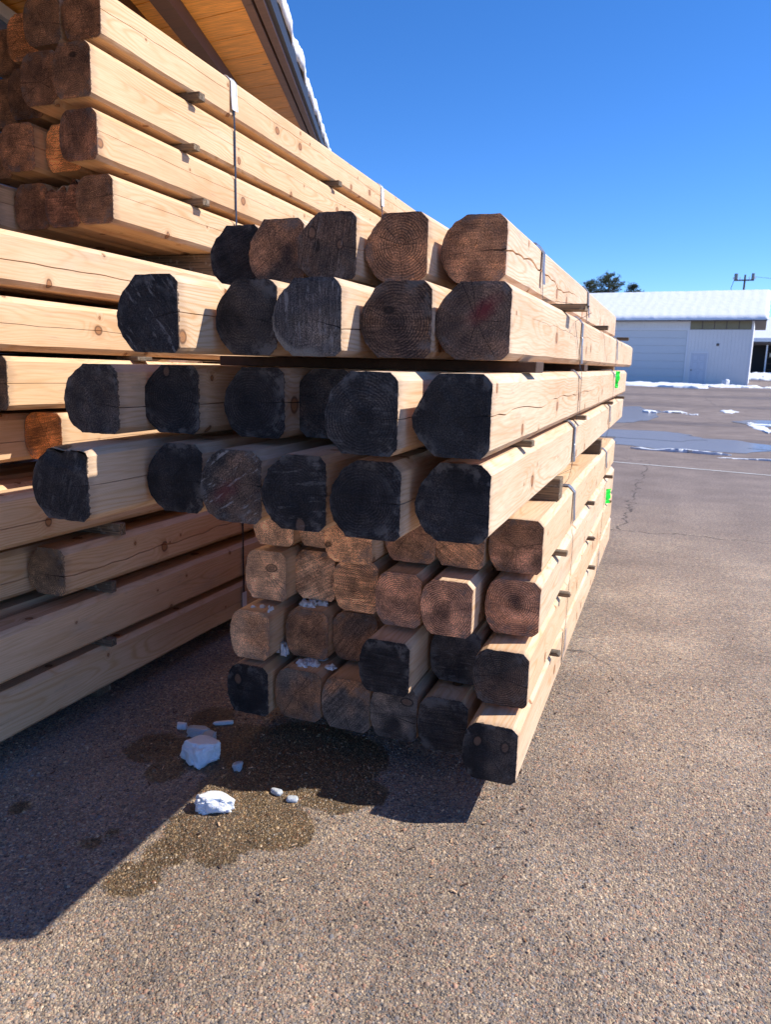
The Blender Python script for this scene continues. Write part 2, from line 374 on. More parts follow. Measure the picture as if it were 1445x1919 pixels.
def asphalt():
    m = NT('worn_aggregate_asphalt'); P = m.n('ShaderNodeNewGeometry').outputs['Position']
    P2 = m.vmath('MULTIPLY', P, (1, 1, .0))
    Pw = m.vmath('ADD', P2, m.vmath('SCALE', m.noise(P2, 160, 2, out='Color'), sc=.003))
    v = m.vor(Pw, 120); v2 = m.vor(Pw, 230)
    f = m.sep(v.outputs['Color'])[0]; f2 = m.sep(v2.outputs['Color'])[0]
    stone = stone_ramp(m, f); stone2 = stone_ramp(m, f2)
    gap1 = m.ss(v.outputs['Distance'], .42, .62); gap2 = m.ss(v2.outputs['Distance'], .35, .6)
    binder = m.mix(m.noise(P2, 300, 2), (.12, .10, .092), (.21, .17, .15))
    fine = m.mix(m.math('MULTIPLY', gap2, .75), stone2, binder)
    c = m.mix(gap1, stone, fine)
    wear = big_wear(m, P2)
    c = m.mix(1., c, m.ramp(wear, [(.38, (.74, .72, .66)), (.47, (1.08, 1.05, .96)), (.54, (1.30, 1.28, 1.16)), (.62, (1.62, 1.60, 1.44))]), 'MULTIPLY')
    # far field: binder-coloured average with patches
    Y = m.sep(P)[1]
    far = m.ss(Y, 3.5, 11)
    avg = m.ramp(m.noise(P2, 1.7, 5, .6), [(.3, (.138, .110, .105)), (.5, (.182, .147, .140)), (.7, (.235, .192, .178))])
    c = m.mix(m.math('MULTIPLY', far, .8), c, avg)
    sp = m.noise(P2, 38, 5, .75)
    c = m.mix(1., c, m.ramp(sp, [(.35, (.62, .62, .62)), (.65, (1.3, 1.3, 1.3))]), 'MULTIPLY')
    # hairline crack network
    cw = m.vmath('ADD', P2, m.vmath('SCALE', m.noise(P2, 3, 4, .6, out='Color'), sc=.35))
    ve = m.vor(cw, .23, 'DISTANCE_TO_EDGE'); ck = m.math('MULTIPLY', m.ss(ve.outputs['Distance'], .0026, .0012), m.ss(Y, 3.0, 4.5))
    c = m.mix(m.math('MULTIPLY', ck, .75), c, (.03, .025, .025))
    w = wet_fac(m, P2)
    # damp far areas
    damp = m.math('MULTIPLY', m.ss(m.noise(m.vmath('MULTIPLY', P2, (.25, 1, 1)), .22, 3, .5), .5, .62), m.ss(Y, 11, 16))
    w2 = m.math('MAXIMUM', w, m.math('MULTIPLY', damp, .45))
    wc = m.mix(1., c, (.46, .41, .32), 'MULTIPLY')
    c = m.mix(w2, c, wc)
    h = m.math('ADD', m.math('MULTIPLY', m.ss(v.outputs['Distance'], .6, .15), 1.), m.math('MULTIPLY', m.ss(v2.outputs['Distance'], .6, .1), .45))
    h = m.math('MULTIPLY_ADD', m.noise(P2, 500, 2), .25, h)
    bs = m.n('ShaderNodeBump'); bs.inputs['Distance'].default_value = .0028; m.l(h, bs.inputs['Height']); m.l(m.ss(Y, 2, 9, .95, .25), bs.inputs['Strength'])
    return m.fin(c, m.ss(w2, 0, 1, .85, .3), bs.outputs[0], spec=.35)
def pebble():
    m = NT('set_pebbles'); P = m.n('ShaderNodeNewGeometry').outputs['Position']; P2 = m.vmath('MULTIPLY', P, (1, 1, .0))
    f = m.attr('rnd')['Fac']; c = stone_ramp(m, f)
    c = m.mix(1., c, m.ramp(m.math('FRACT', m.math('MULTIPLY', f, 173.)), [(0, (.7, .68, .68)), (1, (1.25, 1.22, 1.2))]), 'MULTIPLY')
    c = m.mix(m.ss(m.noise(P2, 350, 3), .45, .6, 0, .45), c, (.17, .14, .125))
    c = m.mix(.14, c, (.21, .175, .155))
    wear = big_wear(m, P2)
    c = m.mix(1., c, m.ramp(wear, [(.38, (.80, .78, .71)), (.47, (1.14, 1.11, 1.01)), (.54, (1.36, 1.33, 1.2)), (.62, (1.65, 1.63, 1.47))]), 'MULTIPLY')
    w = wet_fac(m, P2)
    c = m.mix(w, c, m.mix(1., c, (.72, .64, .49), 'MULTIPLY'))
    return m.fin(c, m.ss(w, 0, 1, .8, .32), m.bump(m.noise(P, 900, 3), .4, .0006), spec=.4)
M['asphalt'] = asphalt(); M['pebble'] = pebble()

def axis(lo, hi, step, far, g=1.28):
    a = list(np.arange(lo, hi, step)); s = step; v = a[0]
    pre = []
    while v > -far: s *= g; v -= s; pre.append(v)
    s = step; v = a[-1]; post = []
    while v < far: s *= g; v += s; post.append(v)
    return np.array(pre[::-1]+a+post)
xs = axis(-2.7, 1.5, .02, 500, 1.2); ys = axis(.6, 4., .02, 700, 1.12)
ys = ys[ys > -120]
X, Y = np.meshgrid(xs, ys)
Z = gz(X, Y)
near = (np.abs(X+.5) < 6) & (Y < 12)
mic = np.sin(X*3.1+1.3*np.sin(Y*2.3))*.0025+np.sin(Y*4.7+1.1*np.sin(X*3.9))*.002
Z = Z+mic*np.exp(-((Y-2)/6)**2)*0.8
n1, n2 = len(ys), len(xs)
idx = np.arange(n1*n2).reshape(n1, n2)
fc = np.stack([idx[:-1, :-1], idx[:-1, 1:], idx[1:, 1:], idx[1:, :-1]], -1).reshape(-1, 4)
me = bpy.data.meshes.new('ground')
me.vertices.add(n1*n2); me.vertices.foreach_set('co', np.stack([X, Y, Z], -1).ravel())
me.loops.add(len(fc)*4); me.loops.foreach_set('vertex_index', fc.ravel())
me.polygons.add(len(fc)); me.polygons.foreach_set('loop_start', np.arange(0, len(fc)*4, 4)); me.polygons.foreach_set('loop_total', np.full(len(fc), 4))
me.update(); me.validate(); me.polygons.foreach_set('use_smooth', np.ones(len(fc), bool))
at_ = me.attributes.new('wet', 'FLOAT', 'POINT'); at_.data.foreach_set('value', wetness(X, Y).ravel().astype(np.float32))
me.materials.append(M['asphalt'])
g = bpy.data.objects.new('ground', me); col.objects.link(g); tag(g, kind='structure')
def gzn(x, y):
    return float(gz(x, y))+(math.sin(x*3.1+1.3*math.sin(y*2.3))*.0025+math.sin(y*4.7+1.1*math.sin(x*3.9))*.002)*math.exp(-((y-2)/6)**2)*.8

# pebbles set in the asphalt near the camera (what nobody could count)
def pebbles():
    N = 185000
    px = rng.uniform(-2.6, 1.5, N); py = .7+rng.random(N)**1.15*3.1
    # keep those the photograph can see, thin out with distance
    a = np.degrees(np.arctan2(px, py))
    keep = (a > -51) & (a < 10) & (rng.random(N) < np.clip(1.25-.2*(py-1), .45, 1))
    px, py = px[keep], py[keep]; n = len(px)
    sz = rng.lognormal(math.log(.0030), .46, n).clip(.0014, .0095)
    k = 6
    th = np.arange(k)*2*np.pi/k
    rot = rng.uniform(0, np.pi, n); asp = rng.uniform(.6, 1, n)
    vs = []
    hgt = sz*rng.uniform(.22, .6, n)
    z0 = gz(px, py)+(np.sin(px*3.1+1.3*np.sin(py*2.3))*.0025+np.sin(py*4.7+1.1*np.sin(px*3.9))*.002)*np.exp(-((py-2)/6)**2)*.8
    def ring(rad, zz):
        rr = rad*(1+rng.uniform(-.22, .22, (n, k)))*sz[:, None]
        lx = np.cos(th)[None]*rr; ly = np.sin(th)[None]*rr*asp[:, None]
        cx, sx_ = np.cos(rot)[:, None], np.sin(rot)[:, None]
        return np.stack([px[:, None]+lx*cx-ly*sx_, py[:, None]+lx*sx_+ly*cx, (z0+zz*hgt)[:, None]+rng.uniform(-.1, .1, (n, k))*hgt[:, None]], -1)
    r1 = ring(1., -.25); r2 = ring(.62, .75)
    top = np.stack([px, py, z0+hgt], -1)[:, None]
    V = np.concatenate([r1, r2, top], 1)
    b = (np.arange(n)*(2*k+1))[:, None]
    j = np.arange(k); jn = (j+1) % k
    tri = np.concatenate([np.stack([j, jn, k+jn], -1), np.stack([j, k+jn, k+j], -1), np.stack([k+j, k+jn, np.full(k, 2*k)], -1)])
    T = (b[:, :, None]+tri[None]).reshape(-1, 3)
    me = bpy.data.meshes.new('pebbles'); me.vertices.add(V.shape[0]*V.shape[1]); me.vertices.foreach_set('co', V.ravel())
    me.loops.add(T.size); me.loops.foreach_set('vertex_index', T.ravel())
    me.polygons.add(len(T)); me.polygons.foreach_set('loop_start', np.arange(0, T.size, 3)); me.polygons.foreach_set('loop_total', np.full(len(T), 3))
    me.update(); me.polygons.foreach_set('use_smooth', np.ones(len(T), bool))
    at = me.attributes.new('rnd', 'FLOAT', 'POINT'); at.data.foreach_set('value', np.repeat(rng.random(n), 2*k+1).astype(np.float32))
    at = me.attributes.new('wet', 'FLOAT', 'POINT'); at.data.foreach_set('value', wetness(V[..., 0], V[..., 1]).ravel().astype(np.float32))
    me.materials.append(M['pebble'])
    o = bpy.data.objects.new('pebbles', me); col.objects.link(o)
    tag(o, 'tan, pink and grey pebbles set in the surface of the worn yard pavement', 'pebbles', kind='stuff')
pebbles()

# ------------------------------------------------------------------ timbers
def timber(xr, y0, zb, W, H, L, seed, tone, label, group, tone_b=None, crack=None, scratch=0., red=0., rings=.4, ang=0., tilt=0., lump=None, near=True, pith=None, notch=0, knots=None, rim=0., saw=None):
    rd = random.Random(seed)
    j = lambda a: rd.uniform(-a, a)
    ch = rd.uniform(.09, .13)*H; chb = rd.uniform(.06, .12)*H
    if crack is None:
        crack = (rd.uniform(.35, .6), rd.uniform(.0006, .0016), 0 if rd.random() < .6 else rd.uniform(.2, 1.), rd.uniform(.8, 3.5), rd.uniform(.004, .012))
    gc, cw, cy0, cy1, amp = crack
    ox = xr-W*.5+(pith[0] if pith else j(.015)); oz = zb+H*.5+(pith[1] if pith else j(.015))
    # left (round) outline as fractions
    sq = y0 > 2.25
    lf = [(.76+j(.04), 1.), (.865+j(.02), .93+j(.01)), (.945+j(.015), .82), (.985+j(.01), .66), (1., .48+j(.04)), (.985, .33), (.945+j(.015), .18), (.87+j(.02), .065), (.79+j(.03), 0)] if sq else [(.66+j(.05), 1.), (.77+j(.02), .905+j(.02)), (.885+j(.02), .785), (.96+j(.01), .65), (1., .48+j(.04)), (.985, .34), (.93+j(.02), .20), (.84+j(.02), .095), (.72+j(.04), 0)]
    if lump: lf = [(a+(lump if .2 < b < .6 else 0), b) for a, b in lf]
    # densify outline
    dl = []
    for i in range(len(lf)-1):
        (a, b), (c, d) = lf[i], lf[i+1]
        dl.append((a, b)); dl.append(((a+c)/2+j(.006), (b+d)/2+j(.006)))
    dl.append(lf[-1])
    KC = []
    def prof(y, t):
        wob = noise.noise(Vector((seed*3.3, y*.9, 1.7)))*.0022
        wz = noise.noise(Vector((seed*5.1, y*.7, 9.7)))*.0018
        # centre line of the crack
        cz = gc*H+amp*noise.noise(Vector((seed*2.7, y*2.2, 4.)))+amp*.5*noise.noise(Vector((seed*2.7, y*9, 4.)))
        inn = 1. if cy0 <= y <= cy1 else 0.
        if cy0 <= y <= cy1:
            e = min((cy1-y)/.5, 1.); e2 = 1 if cy0 <= 0 else min((y-cy0)/.4, 1.)
            wd = cw*e*e2*(.75+.9*abs(noise.noise(Vector((seed, y*3.5, 8.)))))+.00004
        else: wd = .00004
        dp = .012*min(1, wd/.0006)
        e1 = noise.noise(Vector((seed, y*6, 2.)))*.0012; e3 = noise.noise(Vector((seed, y*4, 6.)))*.004
        P = [(0, chb+e3), (0, cz*.5), (0, cz-wd), (-dp, cz), (0, cz+wd), (0, (cz+H)*.5), (0, H-ch+e1), (-ch*.5+.0006, H-ch*.5+.0006), (-ch+e1, H), (-.42*W, H+.0004)]
        P += [(-a*W, b*H) for a, b in dl]
        P += [(-.4*W, -.0003), (-chb-e3*.8, 0), (-chb*.5, chb*.45)]
        Q = []
        for i in range(len(P)):
            Q.append(P[i]); a = P[i]; b_ = P[(i+1) % len(P)]
            if 1 <= i <= 4:
                if len(KC) <= i: KC.append(0)
                continue
            if len(KC) <= i: KC.append(int(math.hypot(b_[0]-a[0], b_[1]-a[1])/.016))
            k_ = KC[i]
            for u in range(1, k_+1): t_ = u/(k_+1); Q.append((a[0]+(b_[0]-a[0])*t_, a[1]+(b_[1]-a[1])*t_))
        am = .0024 if y < .001 else .0010 if y < .006 else .0004
        P = [(px+am*noise.noise(Vector((px*170, pz*170, seed*1.3))), pz+am*noise.noise(Vector((px*170+9, pz*170, seed*1.3)))) if not 2 <= i <= 4 else (px, pz) for i, (px, pz) in enumerate(Q)]
        return [(xr+px+wob-ox, y, zb+pz+wz-oz) for px, pz in P]
    st = [0, .004, .02, .05]
    if near:
        y = .09
        while y < min(L, 2.): st.append(y); y += .045 if cw > .002 else .08
    y = st[-1]+.2
    while y < L-.1: st.append(y); y += .2
    st.append(L)
    V = []; K = 0
    for s_ in st:
        pr = prof(s_, 0); K = len(pr)
        if notch > .01 and s_ < .06:
            q_ = []
            for (x, y, z) in pr:
                t_ = max(0, (z+oz-zb-.80*H)/(.2*H)); nn = .5+noise.noise(Vector((x*22, seed, 3.)))+.4*noise.noise(Vector((x*70, seed, 3.)))
                q_.append((x, y+notch*2.2*t_*max(0, nn)*(1-s_/.06), z-notch*1.3*t_*max(0, nn)*(1-s_/.06)))
            pr = q_
        V += pr
    Fc = []
    for i in range(len(st)-1):
        for k in range(K):
            k2 = (k+1) % K
            Fc.append([i*K+k, i*K+k2, (i+1)*K+k2, (i+1)*K+k])
    Fc.append([(len(st)-1)*K+k for k in range(K)])
    b = mk('timber', V, Fc, M['pine'])
    # near end cap: concentric rings, roughly sawn
    p0 = V[:K]
    cx = sum(p[0] for p in p0)/K; cz_ = sum(p[2] for p in p0)/K
    # densify boundary of the cap is not needed: flat fan with relief rings inside
    nr = 12; EV = []; EF = []
    for r_ in range(nr):
        f = 1-r_/nr
        for k in range(K):
            q = p0[k]; x = cx+(q[0]-cx)*f; z = cz_+(q[2]-cz_)*f
            dy = 0 if r_ == 0 else (noise.noise(Vector((x*35, seed, z*35)))*.0022+noise.noise(Vector((x*9, seed, z*9)))*.003-.001)
            if notch and r_ > 0 and z > .28*H: dy += notch*max(0, noise.noise(Vector((x*28, seed*1.7, z*28)))+.35)*(z/(H*.5))
            EV.append((x, dy, z))
    EV.append((cx, 0, cz_))
    for r_ in range(nr-1):
        for k in range(K):
            k2 = (k+1) % K; EF.append([r_*K+k2, r_*K+k, (r_+1)*K+k, (r_+1)*K+k2])
    for k in range(K): EF.append([(nr-1)*K+(k+1) % K, (nr-1)*K+k, nr*K])
    e = mk('sawn_end', EV, EF, M['end'], b)
    b.location = (ox, y0, oz)
    if tilt: b.rotation_euler = (tilt, 0, 0)
    sh = rd.random()*5
    for o in (b, e):
        o['tone'] = tone; o['shift'] = sh
    e['knot_a'] = knots[0] if knots else (9., 9., .01); e['knot_b'] = knots[1] if knots and len(knots) > 1 else (9., 9., .01); e['rim'] = rim; cz0 = gc*H+amp*noise.noise(Vector((seed*2.7, 0, 4.)))+zb-oz; e['check'] = (cz0, max(.03, xr-ox), max(cw*1.0, .0009) if cy0 <= 0 else 0.); e['saw'] = saw if saw is not None else rd.choice((.15, .25, .4, .8))
    e['tone_b'] = tone_b or tuple(c*1.25 for c in tone)
    e['scratch'] = scratch; e['red'] = red; e['rings'] = rings; e['saw_angle'] = ang
    b['warm'] = 1. if group == G2 else (.5 if y0 > 2.25 else .12)
    tag(b, label, 'timber', group)
    return b

BLACK = (.016, .015, .016); SOOT = (.024, .022, .022); CHAR = (.038, .032, .029); DARK = (.082, .055, .041); BROWN = (.20, .105, .058)
WARM = (.34, .175, .09); TAN = (.50, .30, .175); ORANGE = (.54, .28, .14); REDB = (.36, .18, .105); GREYB = (.105, .086, .072)
G1 = 'timbers of the near stack'; G2 = 'timbers of the tall far stack'
zr = dict(zip('1234ABCD', [1.7549, 1.5340, 1.3047, 1.0842, .8002, .5772, .3583, .1328]))
Hr = dict(zip('1234ABCD', [.1864, .1943, .1958, .1981, .1927, .2008, .1981, .2046]))
fy = dict(zip('1234ABCD', [6.45, 7.75, 6.9, 6.85, 5.95, 5.97, 6.1, 6.24]))
T = {
 '1': [(-1.259, 2.182, .19, BLACK, 'timber with a flat black end, leftmost of the short top row of the near stack', dict(ang=.4)),
       (-1.076, 2.117, .19, DARK, 'brown-black ended timber with faint tan smear, second in the top row, near stack', dict(ang=.6, tone_b=BROWN)),
       (-.88, 2.059, .188, DARK, 'dark-ended timber with two pale knot scars, middle of the top row, near stack', dict(ang=1.4, tone_b=CHAR, scratch=.3, rings=.2, saw=.9, knots=[(-.055, .03, .011), (.035, -.005, .009)])),
       (-.684, 2.114, .191, BROWN, 'warm brown ended timber with side crack, fourth in the top row, near stack', dict(tone_b=WARM, rings=.7)),
       (-.476, 2.203, .196, BROWN, 'brown-ended timber with a long open split on its sunny side, top right, near stack', dict(tone_b=WARM, crack=(.53, .0034, 0, 1.75, .030), rings=.4))],
 '2': [(-1.186, 1.635, .192, BLACK, 'black-ended timber with thin pale scratches, leftmost in the second row, near stack', dict(scratch=.55, ang=-.9, crack=(.52, .0012, 0, 1.5, .004))),
       (-.988, 1.786, .188, BLACK, 'timber with cracked black end and chipped top, second in the second row, near stack', dict(tone_b=CHAR, rings=.5, notch=.002)),
       (-.795, 1.768, .196, GREYB, 'timber with white vertical drips and pale left rim, middle of second row, near stack', dict(scratch=.7, ang=1.57, tone_b=(.05, .045, .045), rim=1., saw=.7)),
       (-.593, 1.885, .198, DARK, 'coarse dark brown ended timber, fourth in the second row, near stack', dict(tone_b=(.06, .036, .022), rings=.9)),
       (-.396, 1.917, .2, DARK, 'dark brown ended timber smeared with red paint, right end of the second row', dict(red=1., ang=.7, rings=.5, crack=(.62, .0007, .1, 2.5, .02)))],
 '3': [(-1.457, 1.719, .193, CHAR, 'charcoal-ended timber with faint curved grain, leftmost in the third row, near stack', dict(ang=.35, crack=(.38, .0016, 0, 2., .004))),
       (-1.27, 1.837, .198, BLACK, 'black-ended timber with oval brown knot at the top, second in the third row', dict(rings=.9, crack=(.45, .0014, 0, 2., .006), knots=[(-.015, .07, .011)], saw=.1)),
       (-1.004, 1.859, .196, BLACK, 'black-ended timber with round growth rings, third in the third row, near stack', dict(rings=1., pith=(-.01, 0))),
       (-.84, 1.951, .19, CHAR, 'set-back dull brown ended timber, half hidden in the third row, near stack', dict(tone_b=DARK)),
       (-.592, 1.645, .188, SOOT, 'protruding timber with a blue-black end and bright chipped right edge in the third row', dict(rings=.8, scratch=.2)),
       (-.384, 1.699, .183, SOOT, 'timber with a wide sooty end bulging on its left, right end of the third row', dict(ang=1.5, lump=.05, crack=(.52, .0017, 0, 2.6, .022)))],
 '4': [(-1.427, 1.552, .193, BLACK, 'longest timber of the fourth row, its black end broken open along the top edge', dict(scratch=.15, ang=1.2, notch=.012, crack=(.5, .0009, 0, 1.2, .004))),
       (-1.225, 1.778, .191, BLACK, 'plain black ended timber between the broken one and the scraped one, fourth row', dict()),
       (-1.007, 1.73, .193, CHAR, 'timber whose end carries diagonal white scrapes and a red smear, fourth row', dict(scratch=1., ang=-2.5, red=.6, tone_b=DARK, crack=(.53, .0008, 0, 1.5, .004))),
       (-.807, 1.713, .189, BLACK, 'blue-black ended timber with a brown knot at its lower edge, fourth row', dict(scratch=.25, ang=.1, knots=[(.02, -.085, .014)], saw=.1, rings=.6)),
       (-.6, 1.701, .191, BLACK, 'timber whose black end is split by star-shaped checks, fifth in the fourth row', dict(rings=.9, pith=(-.01, 0), crack=(.47, .0015, 0, 1.5, .008))),
       (-.392, 1.766, .193, BLACK, 'timber with a smooth black end, right end of the overhanging fourth row', dict(crack=(.5, .0008, .3, 1.6, .01)))],
 'A': [(-1.341, 2.551, .183, TAN, 'tan-ended timber mostly hidden below the overhang, leftmost in the fifth row', dict()),
       (-1.159, 2.598, .19, TAN, 'tan-ended timber tucked in shade, second in the fifth row of the near stack', dict()),
       (-.963, 2.434, .191, ORANGE, 'orange-brown ended timber with a lit right edge, third in the fifth row', dict(ang=.2)),
       (-.758, 2.542, .197, WARM, 'reddish brown ended timber, fourth in the fifth row of the near stack', dict(tone_b=REDB)),
       (-.579, 2.552, .187, WARM, 'timber whose end has a dark knot hole, fifth in the fifth row', dict(ang=-.6, notch=.004)),
       (-.375, 2.569, .193, BROWN, 'brown-ended timber with a horizontal end split, right end of the fifth row', dict(tone_b=REDB, ang=.1, crack=(.5, .0008, 0, 1., .006)))],
 'B': [(-1.365, 2.532, .185, TAN, 'pale square-cut timber with horizontal saw lines, leftmost in the sixth row', dict(ang=.1, rings=.2)),
       (-1.193, 2.615, .183, WARM, 'set-back timber with coarse slanting saw marks, second in the sixth row', dict(ang=.5, rings=.2, tone_b=TAN)),
       (-.978, 2.543, .185, ORANGE, 'orange-brown timber with round growth rings, third in the sixth row', dict(rings=.9, pith=(-.005, 0))),
       (-.778, 2.456, .178, REDB, 'reddish brown ended timber with a curved crack, fourth in the sixth row', dict(rings=.7)),
       (-.584, 2.436, .189, REDB, 'ringed brown timber with sunlight on its top and right edge, fifth in the sixth row', dict(rings=.9)),
       (-.368, 2.544, .196, REDB, 'reddish brown ringed timber, right end of the sixth row of the near stack', dict(rings=.8, crack=(.55, .0008, 0, 2., .006)))],
 'C': [(-1.39, 2.437, .175, TAN, 'light tan timber topped with crumbs of snow, leftmost in the seventh row', dict(tone_b=WARM)),
       (-1.185, 2.54, .186, BROWN, 'timber with snow on its top left corner, second in the seventh row', dict(ang=.8, tone_b=WARM, rings=.6)),
       (-.989, 2.577, .195, BROWN, 'set-back brown ended timber beside the protruding one in the seventh row', dict(ang=1., tone_b=DARK)),
       (-.78, 2.349, .194, BLACK, 'protruding timber with a charred patchy end and sunlit rim in the seventh row', dict(tone_b=BLACK, scratch=.1)),
       (-.572, 2.547, .193, CHAR, 'set-back timber with horizontal saw lines across a black end in the seventh row', dict(ang=0., scratch=.35, rings=.1)),
       (-.373, 2.423, .196, DARK, 'timber with a dark end and lit top, right end of the seventh row', dict(rings=.8, tone_b=CHAR))],
 'D': [(-1.386, 2.418, .186, BLACK, 'black-ended timber with a round knot near its top left, leftmost in the bottom row', dict(rings=.7, knots=[(-.04, .05, .016)])),
       (-1.173, 2.45, .2, GREYB, 'grey-brown ended timber under a snow patch, second in the bottom row', dict(ang=.1, tone_b=BROWN)),
       (-.968, 2.446, .199, GREYB, 'mottled grey ended timber, third in the bottom row of the near stack', dict(ang=.9, tone_b=BROWN)),
       (-.778, 2.452, .189, CHAR, 'dark grey ended timber below the protruding one in the bottom row', dict(tone_b=GREYB)),
       (-.582, 2.434, .19, CHAR, 'grey-black ended timber with a ragged dark top band, fifth in the bottom row', dict(ang=.05, tone_b=BLACK)),
       (-.377, 2.304, .189, BLACK, 'black-ended timber with two round knots like eyes, lower right corner of the near stack', dict(ang=1.5, tone_b=CHAR, crack=(.5, .0009, .2, 2.2, .006), knots=[(-.04, .04, .013), (.055, .035, .012)]))]}
sd = 1
for r_, lst in T.items():
    for i, (x, y, W, tn, lab, kw) in enumerate(lst):
        sd += 1
        L = fy[r_]-y+(random.Random(sd).uniform(-.12, .12) if i < len(lst)-1 else 0)
        timber(x, y, zr[r_], W, Hr[r_], L, sd, tn, lab, G1, **kw)

# far stack on the left
G2 = 'timbers of the tall far stack'
FR = [  # name, z bottom, H, [near y of columns], tone, tilt
 ('topmost row', 2.742, .185, [2.60, 2.60, 2.70, 2.8], -.028), ('second row', 2.507, .20, [2.527, 2.56, 2.68, 2.75], -.028), ('third row', 2.285, .19, [2.545, 2.68, 2.62, 2.7], -.025), ('fourth row', 2.058, .19, [2.625, 2.65, 2.675, 2.6], -.022),
 ('fifth row', 1.772, .186, [1.25, 1.3, 1.2, 1.3], -.013), ('sixth row', 1.545, .188, [1.3, 1.2, 1.4, 1.3], -.013), ('seventh row', 1.324, .191, [2.033, 1.3, 1.2, 1.3], -.013), ('eighth row', 1.118, .185, [2.27, 1.5, 1.4, 1.3], -.013),
 ('ninth row', .838, .195, [1.2, 1.3, 1.3, 1.2], -.015), ('tenth row', .575, .192, [2.235, 1.3, 1.3, 1.3], -.015), ('eleventh row', .345, .193, [1.2, 1.3, 1.25, 1.3], -.015), ('bottom row', .119, .19, [1.25, 1.2, 1.2, 1.3], -.015)]
colname = ['outer face', 'second column', 'third column', 'innermost column']
look = {(0, 0): 'dark reddish brown ended timber with a large ringed knot on its lit side', (0, 1): 'ringed dark brown timber end cut off by the top of the photo', (0, 2): 'rounder warm brown timber end near the top left corner',
        (1, 0): 'dark brown ended timber with a long fine check along its lit side', (1, 1): 'rough slanting-sawn dark brown timber end', (1, 2): 'dark fibrous timber end deep in shade', (2, 0): 'dark timber end with vertical saw lines and notched top',
        (2, 1): 'orange-brown timber end set back behind its neighbour', (2, 2): 'large brown square-cut timber end by the left border', (3, 0): 'squarish dark brown timber end above the near stack', (3, 1): 'timber end with a bowl-shaped dark hollow at its top',
        (3, 2): 'rough reddish brown timber end', (6, 0): 'timber whose black end just enters at the left border', (7, 0): 'timber with a coarse orange sawn end in shade', (9, 0): 'short timber with a grey mouldy end and orange stain, lower left'}
tones = {(0, 0): (.062, .038, .028), (0, 1): (.07, .045, .034), (0, 2): (.15, .08, .045), (1, 0): (.06, .038, .029), (1, 1): (.055, .034, .026), (1, 2): (.04, .026, .02), (2, 0): (.05, .03, .024), (2, 1): (.17, .09, .045), (2, 2): (.09, .052, .036),
         (3, 0): (.058, .038, .030), (3, 1): (.055, .032, .025), (3, 2): (.075, .043, .03), (6, 0): SOOT, (7, 0): (.12, .055, .022), (9, 0): (.07, .055, .045)}
cracks = {(0, 0): (.60, .0013, 0, 4.5, .014), (1, 0): (.55, .0012, .1, 4.5, .012), (2, 0): (.56, .0009, 0, 2.4, .006), (3, 0): (.6, .001, 0, 2.2, .006), (4, 0): (.45, .0022, 0, 3.2, .010), (5, 0): (.5, .0013, 0, 2.2, .008), (6, 0): (.5, .0012, 0, 2., .003),
          (8, 0): (.4, .0014, 0, 3, .008), (9, 0): (.42, .0028, 0, 3.2, .022), (10, 0): (.5, .0007, 1, 3, .01), (11, 0): (.48, .0018, 1.4, 3.6, .012)}
for ri, (nm, zb, H, ysn, tl) in enumerate(FR):
    for ci, yn in enumerate(ysn):
        sd += 1; rd = random.Random(sd)
        lk = look.get((ri, ci), ['pale smooth-sided timber', 'plain pine timber', 'pine timber', 'pine timber'][ci] + ' running past the left border')
        kw = {}
        if (ri, ci) in cracks: kw['crack'] = cracks[(ri, ci)]
        if (ri, ci) == (3, 1): kw['notch'] = .05
        if (ri, ci) == (2, 0): kw.update(ang=1.5, scratch=.1)
        if (ri, ci) == (7, 0): kw.update(ang=.2, rings=.1)
        timber(-2.2-.197*ci+rd.uniform(-.004, .004), yn, zb, .188 if ci else .19, H, 7.6-yn+rd.uniform(-.1, .1), sd, tuple(q*k_ for q, k_ in zip(tones.get((ri, ci), (.08, .05, .035)), (2.9, 2.45, 1.8))),
               f'{lk}, {colname[ci]}, {nm}, far stack' if (ri, ci) not in look else f'{lk}, far stack', G2, tilt=tl, rings=kw.pop('rings', .5), **kw)

M['bark'] = simple('dark_bark_brown_board', (.075, .042, .028), .85, 0, .5, 30, .6, .003)
# ------------------------------------------------------------------ stickers and dunnage
def sticker(x0, x1, y, z0, z1, wd, label, group='spacer sticks between the timber rows', name='spacer_stick', rag=False, mat='sticker'):
    b = MB(); b.box(x0, x1, -wd/2, wd/2, 0, z1-z0, .0025)
    for i, v in enumerate(b.v):
        b.v[i] = (v[0]+(random.uniform(-.012, .004) if v[0] > x1-.01 and rag else random.uniform(-.001, .001)), v[1], v[2])
    o = b.build(name, M[mat]); o.location = (0, y, z0); o.rotation_euler = (0, 0, random.uniform(-.02, .02))
    tag(o, label, 'spacer', group); return o
def row_gap(a, b): return zr[b]+Hr[b]+.0012, zr[a]-.0012
z0, z1 = row_gap('1', '2')
sticker(-1.5, -.325, 3.0, z0, z1, .09, 'wide splintered spacer plank jutting out under the top right timber, nearest of its gap', rag=True)
sticker(-1.5, -.37, 4.5, z0, z1, .05, 'spacer stick under the top row of the near stack, halfway along')
sticker(-1.5, -.35, 6.2, z0, z1, .06, 'spacer stick poking out under the top row against the white shed door')
z0, z1 = row_gap('2', '3')
sticker(-1.42, -.365, 2.22, z0, z1, .12, 'long dark bearer board under the second row, its pale end nearest the camera', mat='bark')
sticker(-1.5, -.40, 3.78, z0, z1, .12, 'dark bearer board under the second row beside the thin wire strap', mat='bark')
sticker(-1.5, -.42, 5.9, z0, z1, .12, 'farthest bearer board under the second row of the near stack')
z0, z1 = row_gap('3', '4')
